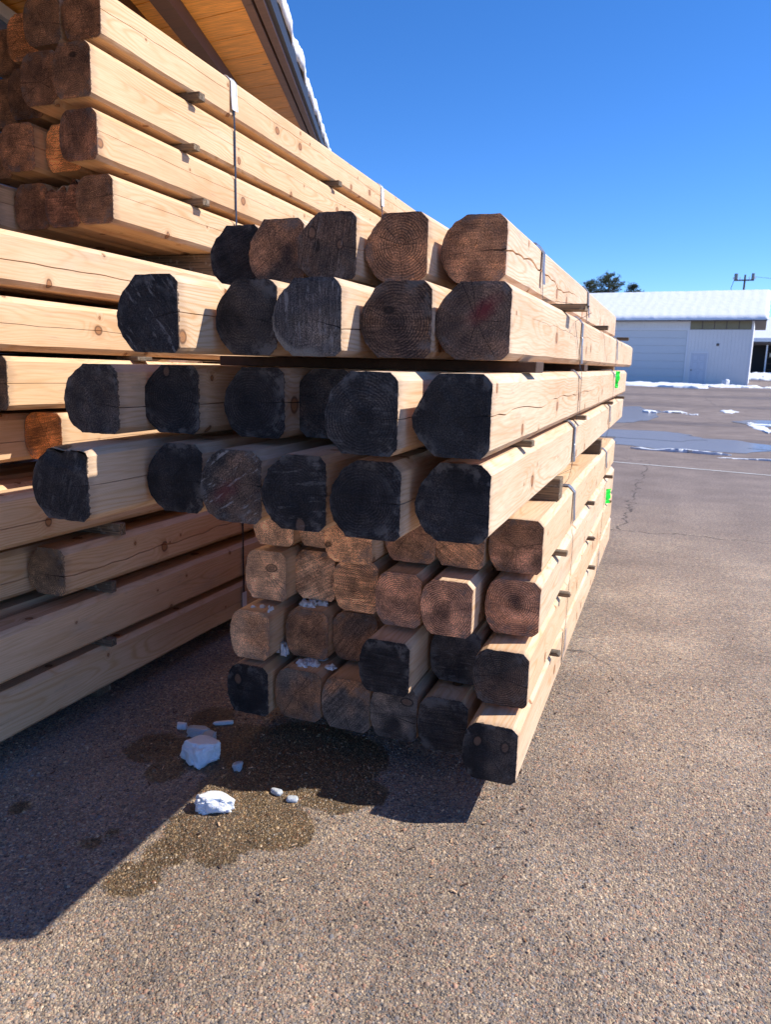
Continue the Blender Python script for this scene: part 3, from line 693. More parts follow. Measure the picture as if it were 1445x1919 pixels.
for y, e, lab in ((2.25, -.375, 'grey spacer stick between third and fourth rows, nearest of the four'), (3.57, -.36, 'spacer stick between third and fourth rows right beside the strap'), (5.2, -.36, 'spacer stick between third and fourth rows, third along'), (6.25, -.35, 'farthest spacer stick between third and fourth rows')):
    sticker(-1.55, e, y, z0, z1, .045, lab)
z0, z1 = row_gap('4', 'A')
for y, lab in ((3.05, 'thick dark bearer block between the two bundles, nearer the camera'), (4.84, 'thick dark bearer block between the two bundles, farther away')):
    sticker(-1.5, -.385, y, z0, z1, .095, lab, 'thick bearers of the near stack', 'bearer')
z0, z1 = row_gap('A', 'B')
for y, e, lab in ((2.98, -.335, 'yellowish spacer stick end under the fifth row, nearest'), (4.2, -.345, 'small pale spacer stick end under the fifth row, middle'), (5.3, -.33, 'dark spacer stick end by the lower green paint mark')):
    sticker(-1.5, e, y, z0, z1, .04, lab)
z0, z1 = row_gap('B', 'C')
for y, e, lab in ((3.15, -.33, 'grey spacer stick with loose fibres under the sixth row, nearest'), (4.3, -.335, 'dark spacer stick end under the sixth row, middle'), (5.6, -.34, 'tiny farthest spacer stick under the sixth row')):
    sticker(-1.5, e, y, z0, z1, .04, lab, rag=True)
z0, z1 = row_gap('C', 'D')
for y, e, lab in ((3.02, -.34, 'splintered spacer stick above the bottom row, nearest'), (4.49, -.335, 'square spacer stick end above the bottom row, farther')):
    sticker(-1.5, e, y, z0, z1, .04, lab, rag=True)
for y, lab in ((3.24, 'ground bearer under the near stack, nearer'), (5.05, 'ground bearer under the near stack, farther')):
    sticker(-1.5, -.45, y, gzn(-.4, y)-.004, .1322, .09, lab, 'thick bearers of the near stack', 'bearer')
# far stack
def fz(ri, y, top=False):
    nm, zb, H, ysn, tl = FR[ri]; return zb+(H if top else 0)+math.tan(tl)*(y-ysn[0])
for (a, ys_, wd, pr) in ((0, (3.235, 4.75, 6.5), .05, .045), (1, (3.175, 4.7, 6.4), .05, .05), (2, (3.2, 4.7, 6.4), .055, .04), (4, (2.9, 4.5), .05, .0), (5, (2.78, 4.4), .1, .01), (6, (3.0, 4.6), .04, .0), (8, (2.59, 4.4), .04, .018), (9, (2.49, 4.4), .03, .008), (10, (2.437, 4.4), .035, .03)):
    for k, y in enumerate(ys_):
        sticker(-3.0, -2.195+pr, y, fz(a+1, y, True)+.001, fz(a, y)-.001, wd, f'{["nearest","middle","farthest"][k]} dark spacer stick under the {FR[a][0]} of the tall far stack', 'spacer sticks of the tall far stack')
for a in (3, 7):
    for k, y in enumerate((3.4 if a == 3 else 3.0, 5.2)):
        sticker(-3.0, -2.215, y, fz(a+1, y, True)+.001, fz(a, y)-.001, .09, f'{["nearer","farther"][k]} bearer under the {FR[a][0]} of the tall far stack', 'bearers of the tall far stack', 'bearer')
for k, y in enumerate((2.6, 5.2)):
    sticker(-3.0, -2.33, y, gzn(-2.3, y)-.004, fz(11, y)-.001, .09, f'{["nearer","farther"][k]} ground bearer under the tall far stack', 'bearers of the tall far stack', 'bearer')

# ------------------------------------------------------------------ straps
M['band'] = simple('dark_steel_band', (.045, .05, .065), .42, .6, .2, 60, .1)
M['galv'] = simple('galvanised_metal', (.45, .50, .58), .38, .7, .15, 80, .2)
M['whiteplastic'] = simple('white_plastic', (.74, .77, .82), .45, 0, .05, 50, .15)
M['green'] = simple('fluorescent_green_paint', (.01, .92, .06), .6, 0, .1, 60, .1)
def ribbon(name, path, y, wd, th, mat, parent, skew=0):
    b = MB(); n = len(path)
    # path: (x, z[, dy]) centre line; thickness pushed outward (to the right-hand normal)
    P = [Vector((p[0], p[1])) for p in path]; DY = [p[2] if len(p) > 2 else 0 for p in path]
    nrm = []
    for i in range(n):
        t = (P[min(i+1, n-1)]-P[max(i-1, 0)]).normalized(); nrm.append(Vector((-t.y, t.x))*-1)
    for i in range(n):
        for s_ in (-1, 1):
            for k in (0, 1):
                q = P[i]+nrm[i]*(-th*k)
                b.v.append((q.x, y+s_*wd/2+DY[i], q.y))
    for i in range(n-1):
        a = i*4; c = a+4
        for f in ((a, a+2, c+2, c), (a+1, c+1, c+3, a+3), (a, c, c+1, a+1), (a+2, a+3, c+3, c+2)): b.f.append(list(f)); b.m.append(0)
    for a in (0, (n-1)*4): b.f.append([a, a+1, a+3, a+2]); b.m.append(0)
    return b.build(name, mat, parent)
def strap(y, xt, ztop, pts, label, group, guard='galv', gl=.11, bandmat='band', wd=.016, gw=.034, dg=0, seal=None, gt=.06):
    """xt: x of right face at the top row, pts: list of (x,z,dy) running down the right side"""
    e = empty('strap', (0, y, 0))
    ch = .024; t = .0016
    path = [(xt-1.0, ztop+t), (xt-.5, ztop+t), (xt-ch, ztop+t), (xt+t, ztop-ch)]+pts
    ribbon('band', path, 0, wd, .0012, M[bandmat], e)
    s = .004
    g = [(xt-ch-gt, ztop+s), (xt-ch, ztop+s), (xt-ch*.5+.001, ztop-ch*.42+s), (xt+s, ztop-ch), (xt+s+.001, ztop-ch-gl*.5, dg*.5), (xt+s+.006, ztop-ch-gl, dg)]
    o = ribbon('corner_guard', g, 0, gw, .0015, M[guard], e)
    # raised folded ribs on the guard
    for q in (-gw*.5+.004, gw*.5-.004):
        g2 = [(a+.0022*(1 if a > xt-.001 else .5), b+(.0022 if b > ztop-.02 else 0), *(r or [0])) for a, b, *r in g]
        ribbon('guard_rib', g2, q, .005, .0022, M[guard], o)
    if seal:
        b = MB(); b.box(seal[0], seal[0]+.006, -.013, .013, seal[1]-.018, seal[1]+.018, .002); b.build('crimp_seal', M['galv'], e)
    tag(e, label, 'strap', group); return e
GS = 'metal straps round the bundles'
c = .005
# near stack: upper bundle
strap(2.80, -.476, 1.9413+.001, [(-.476+c, 1.84), (-.474, 1.76, .05), (-.335, 1.75, .22), (-.322, 1.73, .3), (-.390, 1.70, .36), (-.390, 1.54, .62), (-.392, 1.50, .63), (-1.0, 1.50, .63)], 'strap with galvanised corner guard on the top right timber, dropping to the splintered plank', GS, gl=.11, wd=.006)
strap(4.30, -.476, 1.9413+.001, [(-.476+c, 1.84), (-.474, 1.76, .02), (-.385, 1.72, .1), (-.391, 1.54, .5), (-1., 1.53, .5)], 'farther strap over the top row of the near stack', GS, gl=.13, wd=.006, dg=.05)
strap(3.44, -.396, 1.7283+.001, [(-.391, 1.6), (-.391, 1.53), (-.380, 1.49), (-.379, 1.31), (-.40, 1.30), (-1., 1.30)], 'strap with long kinked guard on the second row of the near stack', GS, gl=.17, wd=.006, dg=.0, seal=(-.391, 1.63))
strap(5.62, -.396, 1.7283+.001, [(-.391, 1.6), (-.391, 1.53), (-.380, 1.49), (-.379, 1.31), (-1., 1.30)], 'farther strap on the second row in front of the shed door', GS, gl=.13, wd=.006)
# middle bundle
strap(3.36, -.384, 1.5005+.001, [(-.379, 1.4), (-.379, 1.305), (-.387, 1.27), (-.387, 1.12), (-.388, 1.08), (-.44, 1.05), (-1., 1.05)], 'thin wire-like strap round the third and fourth rows, nearer', GS, gl=.008, gt=.01, wd=.006, gw=.012)
strap(3.385, -.392, 1.2823+.001, [(-.387, 1.2), (-.387, 1.1), (-.40, 1.03), (-.42, 1.0)], 'strap tail with doubled guard on the fourth row of the near stack', GS, gl=.15, wd=.006, seal=(-.387, 1.17))
strap(5.40, -.384, 1.5005+.001, [(-.379, 1.4), (-.379, 1.305), (-.387, 1.27), (-.387, 1.12), (-.40, 1.05)], 'strap round the middle bundle carrying the upper green mark', GS, gl=.02, wd=.006)
strap(5.36, -.392, 1.2823+.001, [(-.387, 1.2), (-.387, 1.1), (-.41, 1.03)], 'farther short strap guard on the fourth row', GS, gl=.10, wd=.006)
# lower bundle
low = [(-.370, .86), (-.370, .79), (-.363, .76), (-.363, .59), (-.366, .55), (-.368, .37), (-.370, .33), (-.372, .18), (-.378, .13), (-.45, .120), (-1., .120)]
s1 = strap(3.40, -.375, .9929+.001, low, 'nearer strap round the lower bundle with bright bent corner guard', GS, gl=.13, wd=.006, gw=.04)
ribbon('foot_guard', [(-.3655, .325), (-.366, .25), (-.372, .19), (-.385, .126)], 0, .03, .002, M['galv'], s1)
s2 = strap(5.13, -.375, .9929+.001, low, 'farther strap round the lower bundle with the lower green mark', GS, gl=.10, wd=.006)
ribbon('foot_guard', [(-.366, .30), (-.368, .2), (-.375, .14)], 0, .03, .002, M['galv'], s2)
# far stack
def fs(ri, y, fr): nm, zb, H, ysn, tl = FR[ri]; return zb+H*fr+math.tan(tl)*(y-ysn[0])
for y, lab in ((3.545, 'black strap with a big white plastic corner guard down the tall far stack'), (5.63, 'farther black strap with white guard over the tall far stack')):
    strap(y, -2.2, fs(0, y, 1)+.003, [(-2.192, 2.62), (-2.192, 2.4), (-2.192, 2.15), (-2.192, 2.0), (-2.23, 1.985)], lab, 'black straps on the tall far stack', 'whiteplastic', gl=.13, wd=.014, gw=.055, gt=.05)
s3 = strap(3.56, -2.2, fs(8, 3.56, 1)+.003, [(-2.192, .8), (-2.192, .6), (-2.192, .35), (-2.192, .13), (-2.21, .07)], 'black strap round the lowest bundle of the tall far stack', 'black straps on the tall far stack', 'galv', gl=.02, wd=.014, gw=.02, gt=.02)
ribbon('foot_guard', [(-2.1885, .22), (-2.1885, .11)], .0, .045, .002, M['whiteplastic'], s3)
# green marks: paint strips on strap tags
def green(y, x, z0, z1, lab):
    b = MB(); n = 8
    pts = [(z1+(z0-z1)*i/n, .026+random.uniform(-.008, .006), random.uniform(-.008, .008)) for i in range(n+1)]
    for i in range(n):
        (za, wa, ja), (zb_, wb, jb) = pts[i], pts[i+1]
        b.hexa([(x, ja, za), (x+wa, wa*.8-ja, za), (x+wb, wb*.8-jb, zb_), (x, jb, zb_), (x, ja+.003, za), (x+wa, wa*.8-ja+.003, za), (x+wb, wb*.8-jb+.003, zb_), (x, jb+.003, zb_)])
    o = b.build('green_tag', M['green']); o.location = (0, y, 0); tag(o, lab, 'tag', 'fluorescent green tags')
green(5.47, -.376, 1.385, 1.50, 'fluorescent green tag hanging on the third row just under the second row')
green(5.25, -.362, .61, .71, 'fluorescent green tag on the lower bundle of the near stack')

# ------------------------------------------------------------------ snow
def snow_mat(name, c=(.80, .83, .88), dirty=.0):
    m = NT(name); p = m.obj(); f = m.noise(p, 60, 5, .65); f2 = m.noise(p, 9, 3)
    cc = m.mix(m.ss(f2, .5, .75, 0, dirty), c, (.42, .40, .37))
    m.b.inputs['Subsurface Weight'].default_value = .35; m.b.inputs['Subsurface Radius'].default_value = (.012, .014, .018); m.b.inputs['Subsurface Scale'].default_value = .6
    return m.fin(cc, .55, m.bump(m.math('ADD', f, m.math('MULTIPLY', m.noise(p, 240, 3, .7), .5)), .9, .006), spec=.35)
M['snow'] = snow_mat('packed_snow'); M['ice'] = snow_mat('grainy_ice', (.48, .52, .56), .3)
M['farsnow'] = simple('roof_snow', (.70, .73, .78), .6, 0, .06, .9, .5, .03)
def ico(sub):
    import bmesh
    bm = bmesh.new(); bmesh.ops.create_icosphere(bm, subdivisions=sub, radius=1); v = [x.co.copy() for x in bm.verts]; f = [[q.index for q in p.verts] for p in bm.faces]; bm.free(); return v, f
ICO5 = ico(5); ICO3 = ico(3)
def lump(name, loc, dim, rz, seed, mat, src=ICO5, rough=.3, flat=.0, corners=()):
    V = []
    ax = Vector((math.sin(seed*1.7), math.cos(seed*2.3), .3)).normalized(); ax2 = Vector((math.cos(seed*3.1), math.sin(seed*1.1), .6)).normalized()
    for v in src[0]:
        d = v.copy()
        k = .6
        s = Vector([math.copysign(abs(a)**k, a) for a in d])
        r = 1+rough*.42*noise.noise(d*1.3+Vector((seed, 0, 0)))+rough*.36*noise.fractal(d*2.6+Vector((0, seed, 0)), .7, 2.1, 6)
        q = s*r
        # broken flat faces
        for a_, lim in ((ax, .88), (ax2, .92), (Vector((0, .2, 1)).normalized(), .8)):
            t_ = q.dot(a_)
            if t_ > lim: q = q-a_*(t_-lim)*.85
        q = Vector((q.x*dim[0]*.5, q.y*dim[1]*.5, q.z*dim[2]*.5))
        q.z = max(q.z+dim[2]*.42, -.003)
        V.append(q)
    o = mk(name, V, src[1], mat, smooth=True); o.location = loc; o.rotation_euler = (0, 0, rz); return o
def chunk(x, y, dim, rz, seed, lab, mat='snow', rough=.35, src=ICO5):
    o = lump('snow_chunk', (x, y, gzn(x, y)), dim, rz, seed, M[mat], src, rough); tag(o, lab, 'snow', 'snow and ice pieces dropped on the asphalt')
chunk(-1.58, 2.24, (.125, .125, .10), -.45, 3, 'big clean white snow block lying in the shade of the near stack', rough=.4)
chunk(-1.352, 1.985, (.12, .075, .06), .45, 8, 'bright sunlit jagged snow block on the wet patch', rough=.6)
chunk(-1.70, 2.40, (.10, .06, .04), .2, 12, 'grey crumbly ice clump just behind the big snow block', 'ice', .7)
chunk(-1.64, 2.375, (.055, .09, .035), .5, 17, 'second translucent ice clump at the upper right of the big snow block', 'ice', .7)
chunk(-1.80, 2.42, (.045, .03, .03), .3, 21, 'small white snow piece left of the ice clumps', rough=.5, src=ICO3)
chunk(-1.66, 2.515, (.085, .02, .02), .55, 25, 'thin stick-like sliver of snow behind the other pieces', rough=.4, src=ICO3)
chunk(-1.415, 2.235, (.035, .045, .03), .2, 31, 'melting grey ice lump right of the big snow block', 'ice', .5, ICO3)
chunk(-1.198, 2.145, (.045, .028, .018), -.3, 33, 'pale ice pebble on the sunlit wet patch, left of two', 'ice', .4, ICO3)
chunk(-1.125, 2.125, (.04, .03, .018), .3, 37, 'pale ice pebble on the sunlit wet patch, right of two', 'ice', .4, ICO3)
# snow resting on the timbers of the near stack
def crumbs(x, y, z, w_, d_, h_, n, seed, lab, tilt=0):
    rd = random.Random(seed); V = []; Fc = []
    for i in range(n):
        a = rd.gauss(0, .33); b = rd.gauss(0, .33); s = rd.uniform(.25, 1)*min(w_, d_)*.33
        for v in ICO3[0]:
            r = .8+.7*noise.noise(v*1.9+Vector((seed+i, 0, 0)))+.5*noise.noise(v*4.7+Vector((seed, i, 0)))
            V.append((a*w_+v.x*s*r, b*d_+v.y*s*r*.8, max(-.002, v.z*h_*(.9+.9*noise.noise(v*3.1+Vector((i, seed, 4)))))))
        o0 = i*len(ICO3[0]); Fc += [[o0+q for q in f] for f in ICO3[1]]
    o = mk('snow_patch', V, Fc, M['snow'], smooth=True); o.location = (x, y, z); o.rotation_euler = (0, tilt, 0); tag(o, lab, 'snow', 'snow crumbs lying on the near stack')
ct = zr['C']+Hr['C']; dt = zr['D']+Hr['D']
crumbs(-1.47, 2.50, ct, .04, .05, .008, 4, 5, 'tiny snow crumbs on the leftmost timber of the seventh row')
crumbs(-1.405, 2.49, ct, .03, .06, .012, 4, 6, 'snow crumbs at the right top edge of the leftmost seventh-row timber')
crumbs(-1.285, 2.60, ct, .085, .09, .020, 12, 7, 'clump of snow on top of the second timber in the seventh row')
crumbs(-1.375, 2.545, dt+.018, .045, .05, .05, 8, 9, 'snow packed in the gap between first and second seventh-row timbers')
crumbs(-1.255, 2.53, dt, .11, .10, .018, 14, 10, 'loose snow on the second timber of the bottom row')

rdl = random.Random(5); lb_ = MB()
for i in range(260):
    if i < 170: x = rdl.uniform(-2.1, -.1); y = rdl.uniform(1.9, 3.1)+rdl.uniform(-.3, .3)
    else: x = rdl.uniform(-1.8, 1.3); y = rdl.uniform(1.0, 5.)
    a = rdl.uniform(0, math.pi); ln_ = rdl.uniform(.004, .022); wd_ = rdl.uniform(.001, .0035); z = gzn(x, y)+.003
    dx, dy = math.cos(a)*ln_/2, math.sin(a)*ln_/2; ex, ey = -math.sin(a)*wd_, math.cos(a)*wd_; t_ = rdl.uniform(0, .004)
    lb_.hexa([(x-dx-ex, y-dy-ey, z), (x+dx-ex, y+dy-ey, z+t_), (x+dx+ex*.4, y+dy+ey*.4, z+t_), (x-dx+ex, y-dy+ey, z), (x-dx-ex, y-dy-ey, z+.002), (x+dx-ex, y+dy-ey, z+t_+.002), (x+dx+ex*.4, y+dy+ey*.4, z+t_+.002), (x-dx+ex, y-dy+ey, z+.002)], mi=rdl.choice((0, 1, 1)))
o = lb_.build('wood_litter', [M['pine'], M['bark']]); tag(o, 'tiny wood splinters and bark crumbs scattered on the pavement around the near stack', 'litter', kind='stuff')
o['tone'] = (.1, .08, .06); o['shift'] = 1.; o['warm'] = .5

# ------------------------------------------------------------------ timber-framed building behind, upper left
def stain(name, c, gr=(6, 90, 90), dark=.55, rough=.5):
    m = NT(name); p = m.obj(); rn = m.rnd()
    f = m.noise(m.vmath('MULTIPLY', p, gr), 1, 4, .6); b = m.noise(m.vmath('MULTIPLY', p, (2, 5, 5)), 1.5, 3)
    a = m.mix(m.ss(f, .35, .7), c, tuple(x*dark for x in c))
    a = m.mix(m.ss(b, .45, .7, 0, .35), a, tuple(x*.6 for x in c))
    a = m.mix(1., a, m.ramp(rn, [(0, (.78, .75, .7)), (1, (1.15, 1.1, 1.05))]), 'MULTIPLY')
    v = m.vor(m.vmath('MULTIPLY', p, (3.2, 9, 9)), 1.); a = m.mix(m.math('MULTIPLY', m.ss(v.outputs['Distance'], .14, .06), m.math('GREATER_THAN', m.sep(v.outputs['Color'])[0], .6)), a, (.06, .02, .008))
    return m.fin(a, rough, m.bump(f, .3, .001), spec=.4)
M['soffit'] = stain('honey_stained_boards', (.92, .47, .09)); M['rafter'] = stain('dark_brown_stained_beam', (.075, .033, .020), (5, 60, 60), .6); M['fascia'] = stain('red_brown_stained_fascia', (.15, .085, .065), (5, 60, 60), .7)
M['black'] = simple('black_drip_edge', (.02, .02, .022), .5); M['glass'] = simple('window_glass', (.05, .09, .15), .06, 0, .05, 2, 0, .001, .8); M['wframe'] = simple('grey_window_frame', (.55, .56, .56), .5)
M['log'] = stain('stained_log_wall', (.30, .15, .06), (3, 40, 40), .6)
house = empty('timber_house', (-3.968, 7.742, 3.959))
dv = Vector((-.376, .92, .11)).normalized(); az = R(97); ev = Vector((math.sin(az), math.cos(az), 0)); nv = ev.cross(dv).normalized()   # nv points up
def hp(a, e_, n_): return tuple(dv*a+ev*e_+nv*n_)
def slab(name, a0, a1, e0, e1, n0, n1, mat, parent, jit=0):
    # geometry local to its own origin so textures run along the piece
    b = MB(); b.hexa([hp(a0, e0, n0), hp(a1, e0, n0), hp(a1, e1, n0), hp(a0, e1, n0), hp(a0, e0, n1), hp(a1, e0, n1), hp(a1, e1, n1), hp(a0, e1, n1)])
    return b.build(name, mat, parent)
roof = slab('roof_deck', -8, 9, -3.4, .14, .03, .12, M['rafter'], house)
bw = .45
for i in range(34):
    a = -7.4+i*bw
    b = MB(); g_ = .006
    b.hexa([hp(a+g_, -3.3, 0), hp(a+bw-g_, -3.3, 0), hp(a+bw-g_, -.0, 0), hp(a+g_, -.0, 0), hp(a, -3.3, .028), hp(a+bw, -3.3, .028), hp(a+bw, -.0, .028), hp(a, -.0, .028)])
    b.build('soffit_board', M['soffit'], house)
for e0, e1, dp in ((-.50, -.385, .10), (-.92, -.70, .14), (-2.2, -2.0, .2)):
    slab('roof_beam', -8, 9, e0, e1, -dp, -.002, M['rafter'], house)
slab('fascia_board', -8, 9, .002, .062, -.012, .20, M['fascia'], house)
slab('fascia_board', -8, 9, .078, .138, .0, .22, M['fascia'], house)
slab('fascia_groove', -8, 9, .063, .077, .03, .2, M['black'], house)
slab('drip_edge', -8, 9, .140, .172, .03, .24, M['black'], house)
# wall and window at the far left
wl = MB()
for k in range(16):
    z = -4.0+k*.26
    pts = []
    wl.tube([tuple(dv*-8+ev*-1.75+Vector((0, 0, z))), tuple(dv*9+ev*-1.75+Vector((0, 0, z)))], .14, 10)
wall = wl.build('log_wall', M['log'], house)
win = slab('window', -7.5, -3.6, -1.52, -1.50, -1.3, -.10, M['glass'], house)
slab('frame', -7.6, -3.5, -1.535, -1.46, -.098, -.03, M['wframe'], win)
slab('frame', -3.598, -3.5, -1.535, -1.46, -1.3, -.1, M['wframe'], win)
# snow on the roof edge
V = []; Fc = []; na = 520; prs = [(-3.2, .26), (-.3, .28), (.12, .29), (.180, .26), (.195, .20), (.18, .14), (.150, .20)]
for i in range(na):
    a = -8+17*i/(na-1)
    n1_ = noise.fractal(Vector((a*1.7, 0, 5)), .8, 2.3, 5)*.022; n2_ = noise.noise(Vector((a*17, 3, 5)))*.007
    for k, (e_, n_) in enumerate(prs):
        q = (n1_+n2_) if k > 1 else 0
        V.append(hp(a, e_+q*(1.2 if k > 2 else .4), n_+.05+q*(.9 if k in (2, 3, 4) else .2)-(.04 if k > 4 else 0)))
K = len(prs)
for i in range(na-1):
    for k in range(K): k2 = (k+1) % K; Fc.append([i*K+k, i*K+k2, (i+1)*K+k2, (i+1)*K+k])
mk('roof_snow', V, Fc, M['snow'], house, smooth=True)
tag(house, 'timber-framed building with honey soffit boards, dark beams and snow-edged roof behind the far stack', 'building')

# ------------------------------------------------------------------ white metal shed
def metal(name, c, rough=.5): return simple(name, c, rough, 0, .04, .8, .1, .002)
M['siding'] = metal('white_metal_siding', (.76, .77, .78)); M['garage'] = metal('white_garage_panels', (.60, .64, .68)); M['trim'] = metal('white_trim', (.74, .76, .80)); M['door'] = metal('white_door_paint', (.60, .64, .72))
M['clere'] = simple('clerestory_fibreglass', (.22, .20, .12), .4, 0, .3, 1.5, .1); M['eave'] = metal('brown_eave_metal', (.10, .08, .075)); M['beige'] = metal('cream_gable_end', (.62, .57, .45)); M['dark'] = simple('dark_interior', (.03, .028, .03), .8); M['knob'] = simple('brass_knob', (.10, .08, .05), .4, .8)
rb = Vector((4.72, 57.11, .50)); lb = Vector((-4.28, 57.95, .50)); t_ = (lb-rb); t_.z = 0; wlen = t_.length; t_.normalize(); bk = Vector((-t_.y, t_.x, 0))
if bk.y < 0: bk = -bk
shed = empty('metal_shed', rb, 0)
# local frame: X along wall from the right corner to the left, Y = back, as matrix
shed.matrix_world = Matrix(((-t_.x, bk.x, 0, rb.x), (-t_.y, bk.y, 0, rb.y), (0, 0, 1, rb.z), (0, 0, 0, 1)))
# local x: 0 = right corner, negative = left
HW = 4.38; LW = -14.
gL, gR, gH = -9.2, -4.12, 3.72   # garage opening
dL, dR, dH = -3.72, -2.70, 2.16
b = MB()
b.box(gR+.0, 0, 0, .15, 0, HW).box(LW, gL-.0, 0, .15, 0, HW).box(gL, gR, 0, .15, gH, HW)
b.box(-.15, 0, .15, 9.8, 0, HW)
b.build('wall', M['siding'], shed)
b = MB(); x = -.12
while x > LW:
    if not (gL-.05 < x < gR+.12):
        if dL-.12 < x < dR+.1: b.box(x-.03, x, -.05, -.001, dH+.12, 3.74)
        elif x > gR: b.box(x-.03, x, -.05, -.001, .05, 3.74)
        else: b.box(x-.03, x, -.05, -.001, .05, HW-.02)
    else: b.box(x-.03, x, -.05, -.001, gH+.14, HW-.02)
    x -= .23
o = b.build('siding_ribs', M['siding'], shed); o['kind'] = 'stuff'
MB().box(-.10, .03, -.05, -.001, 0, HW).build('corner_trim', M['trim'], shed)
b = MB(); b.box(gR+.001, gR+.13, -.045, -.001, 0, gH+.13).box(gL-.13, gL-.001, -.045, -.001, 0, gH+.13).box(gL, gR, -.045, -.001, gH+.001, gH+.13); b.build('garage_door_trim', M['trim'], shed)
gd = MB().box(gL, gR, .09, .13, 0, gH).build('garage_door', M['trim'], shed)
for k in range(7):
    z = gH*k/7; MB().box(gL+.01, gR-.01, .045, .088, z+.012, z+gH/7-.012, .008).build('door_panel', M['garage'], gd)
dr = MB().box(dL, dR, -.03, -.001, .06, dH).build('entry_door', M['door'], shed)
for zz in ((.2, .95), (1.05, 1.55), (1.65, 2.05)):
    for xx in ((dL+.12, (dL+dR)/2-.05), ((dL+dR)/2+.05, dR-.12)): MB().box(xx[0], xx[1], -.05, -.0305, zz[0], zz[1], .015).build('door_panel', M['door'], dr)
MB().tube([(dL+.08, -.03, 1.0), (dL+.08, -.10, 1.0)], [.03, .045]).build('door_knob', M['knob'], dr)
b = MB(); b.box(dL-.09, dL-.001, -.08, -.0015, 0, dH+.09).box(dR+.001, dR+.09, -.08, -.0015, 0, dH+.09).box(dL, dR, -.08, -.0015, dH+.001, dH+.09); b.build('door_frame', M['trim'], shed)
cw0, cw1 = gR+.16, -.12
cl = MB().box(cw0, cw1, -.02, -.0015, 3.76, HW-.02).build('clerestory_window', M['eave'], shed)
for k in range(5):
    a = cw0+(cw1-cw0)*k/5; MB().box(a+.03, a+(cw1-cw0)/5-.03, -.034, -.0205, 3.79, HW-.05).build('pane', M['clere'], cl)
lt = MB().tube([(-2.1, -.01, 2.75), (-2.1, -.12, 2.75)], [.10, .07], 10).build('wall_light', M['eave'], shed)
# roof
ov = .75; ridge = 5.6; rz_ = 2.05
b = MB()
x0, x1 = LW-.5, .78
def rf(n0, n1, x0, x1, mat, name, wavy=False):
    b = MB(); b.hexa([(x0, -ov, HW-.22+n0), (x1, -ov, HW-.22+n0), (x1, ridge, HW+rz_+n0), (x0, ridge, HW+rz_+n0), (x0, -ov, HW-.22+n1), (x1, -ov, HW-.22+n1), (x1, ridge, HW+rz_+n1), (x0, ridge, HW+rz_+n1)])
    b.hexa([(x0, ridge, HW+rz_+n0), (x1, ridge, HW+rz_+n0), (x1, 2*ridge+ov, HW-.22+n0), (x0, 2*ridge+ov, HW-.22+n0), (x0, ridge, HW+rz_+n1), (x1, ridge, HW+rz_+n1), (x1, 2*ridge+ov, HW-.22+n1), (x0, 2*ridge+ov, HW-.22+n1)])
    return b.build(name, mat, shed)
rf(.12, .24, x0, x1, M['eave'], 'roof')
# gable infill right
MB().hexa([(-.02, .15, HW), (0.02, .15, HW), (0.02, ridge, HW+rz_-.1), (-.02, ridge, HW+rz_-.1), (-.02, .16, HW+.05), (0.02, .16, HW+.05), (0.02, ridge+.05, HW+rz_+.1), (-.02, ridge+.05, HW+rz_+.1)]).build('gable_end', M['beige'], shed)
V = []; Fc = []; nx = 150; ny = 40
for j_ in range(ny+1):
    for i in range(nx+1):
        x = x0-.04+(x1-x0+.1)*i/nx; t = j_/ny; y = -ov-.05+(ridge+ov+.05)*t
        z = HW-.22+.24+(rz_+.22)*t
        ed = min(1, min(t*ny/2.2, 1)); ex = min(1, (nx-i)/1.6)
        h = .19*ed**.5*ex**.5+.015*noise.noise(Vector((x*.5, y*.5, 0)))+.0+.012*noise.noise(Vector((x*3, y*3, 2)))+.008*abs(math.sin(x*2*math.pi/1.24+.4*math.sin(y*1.3)))**3
        V.append((x+(.05*noise.noise(Vector((y*2, 0, 0))) if i == nx else 0), y+(.05*noise.noise(Vector((x*2, 0, 0))) if j_ == 0 else 0), z+max(h, -.01)))
for j_ in range(ny):
    for i in range(nx): a = j_*(nx+1)+i; Fc.append([a, a+1, a+nx+2, a+nx+1])
n0 = len(V)
for j_ in range(ny+1): v = V[j_*(nx+1)+nx]; V.append((v[0], v[1], HW-.22+.20+(rz_+.22)*j_/ny))
for j_ in range(ny): Fc.append([j_*(nx+1)+nx, n0+j_, n0+j_+1, (j_+1)*(nx+1)+nx])
n1_ = len(V)
for i in range(nx+1): v = V[i]; V.append((v[0], v[1], HW-.22+.2))
for i in range(nx): Fc.append([i, n1_+i, n1_+i+1, i+1])
mk('roof_snow', V, Fc, M['farsnow'], shed, smooth=True)
tag(shed, 'long white metal shed with snow-covered roof, garage door and small entry door', 'shed')

# second building at the right border
b2 = empty('storefront_building', (9.4, 84.5, 1.15), R(-6))
M['shelf'] = simple('dim_brown_shelving', (.10, .065, .045), .8)
MB().box(-2.6, 12, 3., 3.2, 0, 3.2).build('back_wall', M['dark'], b2)
MB().box(-2.6, 12, 0, 3, 2.95, 3.25).build('ceiling', M['eave'], b2)
for xx in (-2.55, -1.05, .6, 2.3, 4, 6): MB().box(xx, xx+.14, 0, .14, 0, 2.95).build('post', M['trim'], b2)
for zz in (.5, 1.1, 1.7, 2.2): MB().box(-.85, 8, 1.2, 1.9, zz, zz+.08).build('shelf', M['shelf'], b2)
for i in range(10):
    xx = -.7+i*.55; zz = random.choice((.58, 1.18, 1.78)); MB().box(xx, xx+.4, 1.25, 1.8, zz, zz+.4, .02).build('stored_box', random.choice([M['trim'], M['shelf'], M['beige']]), b2)
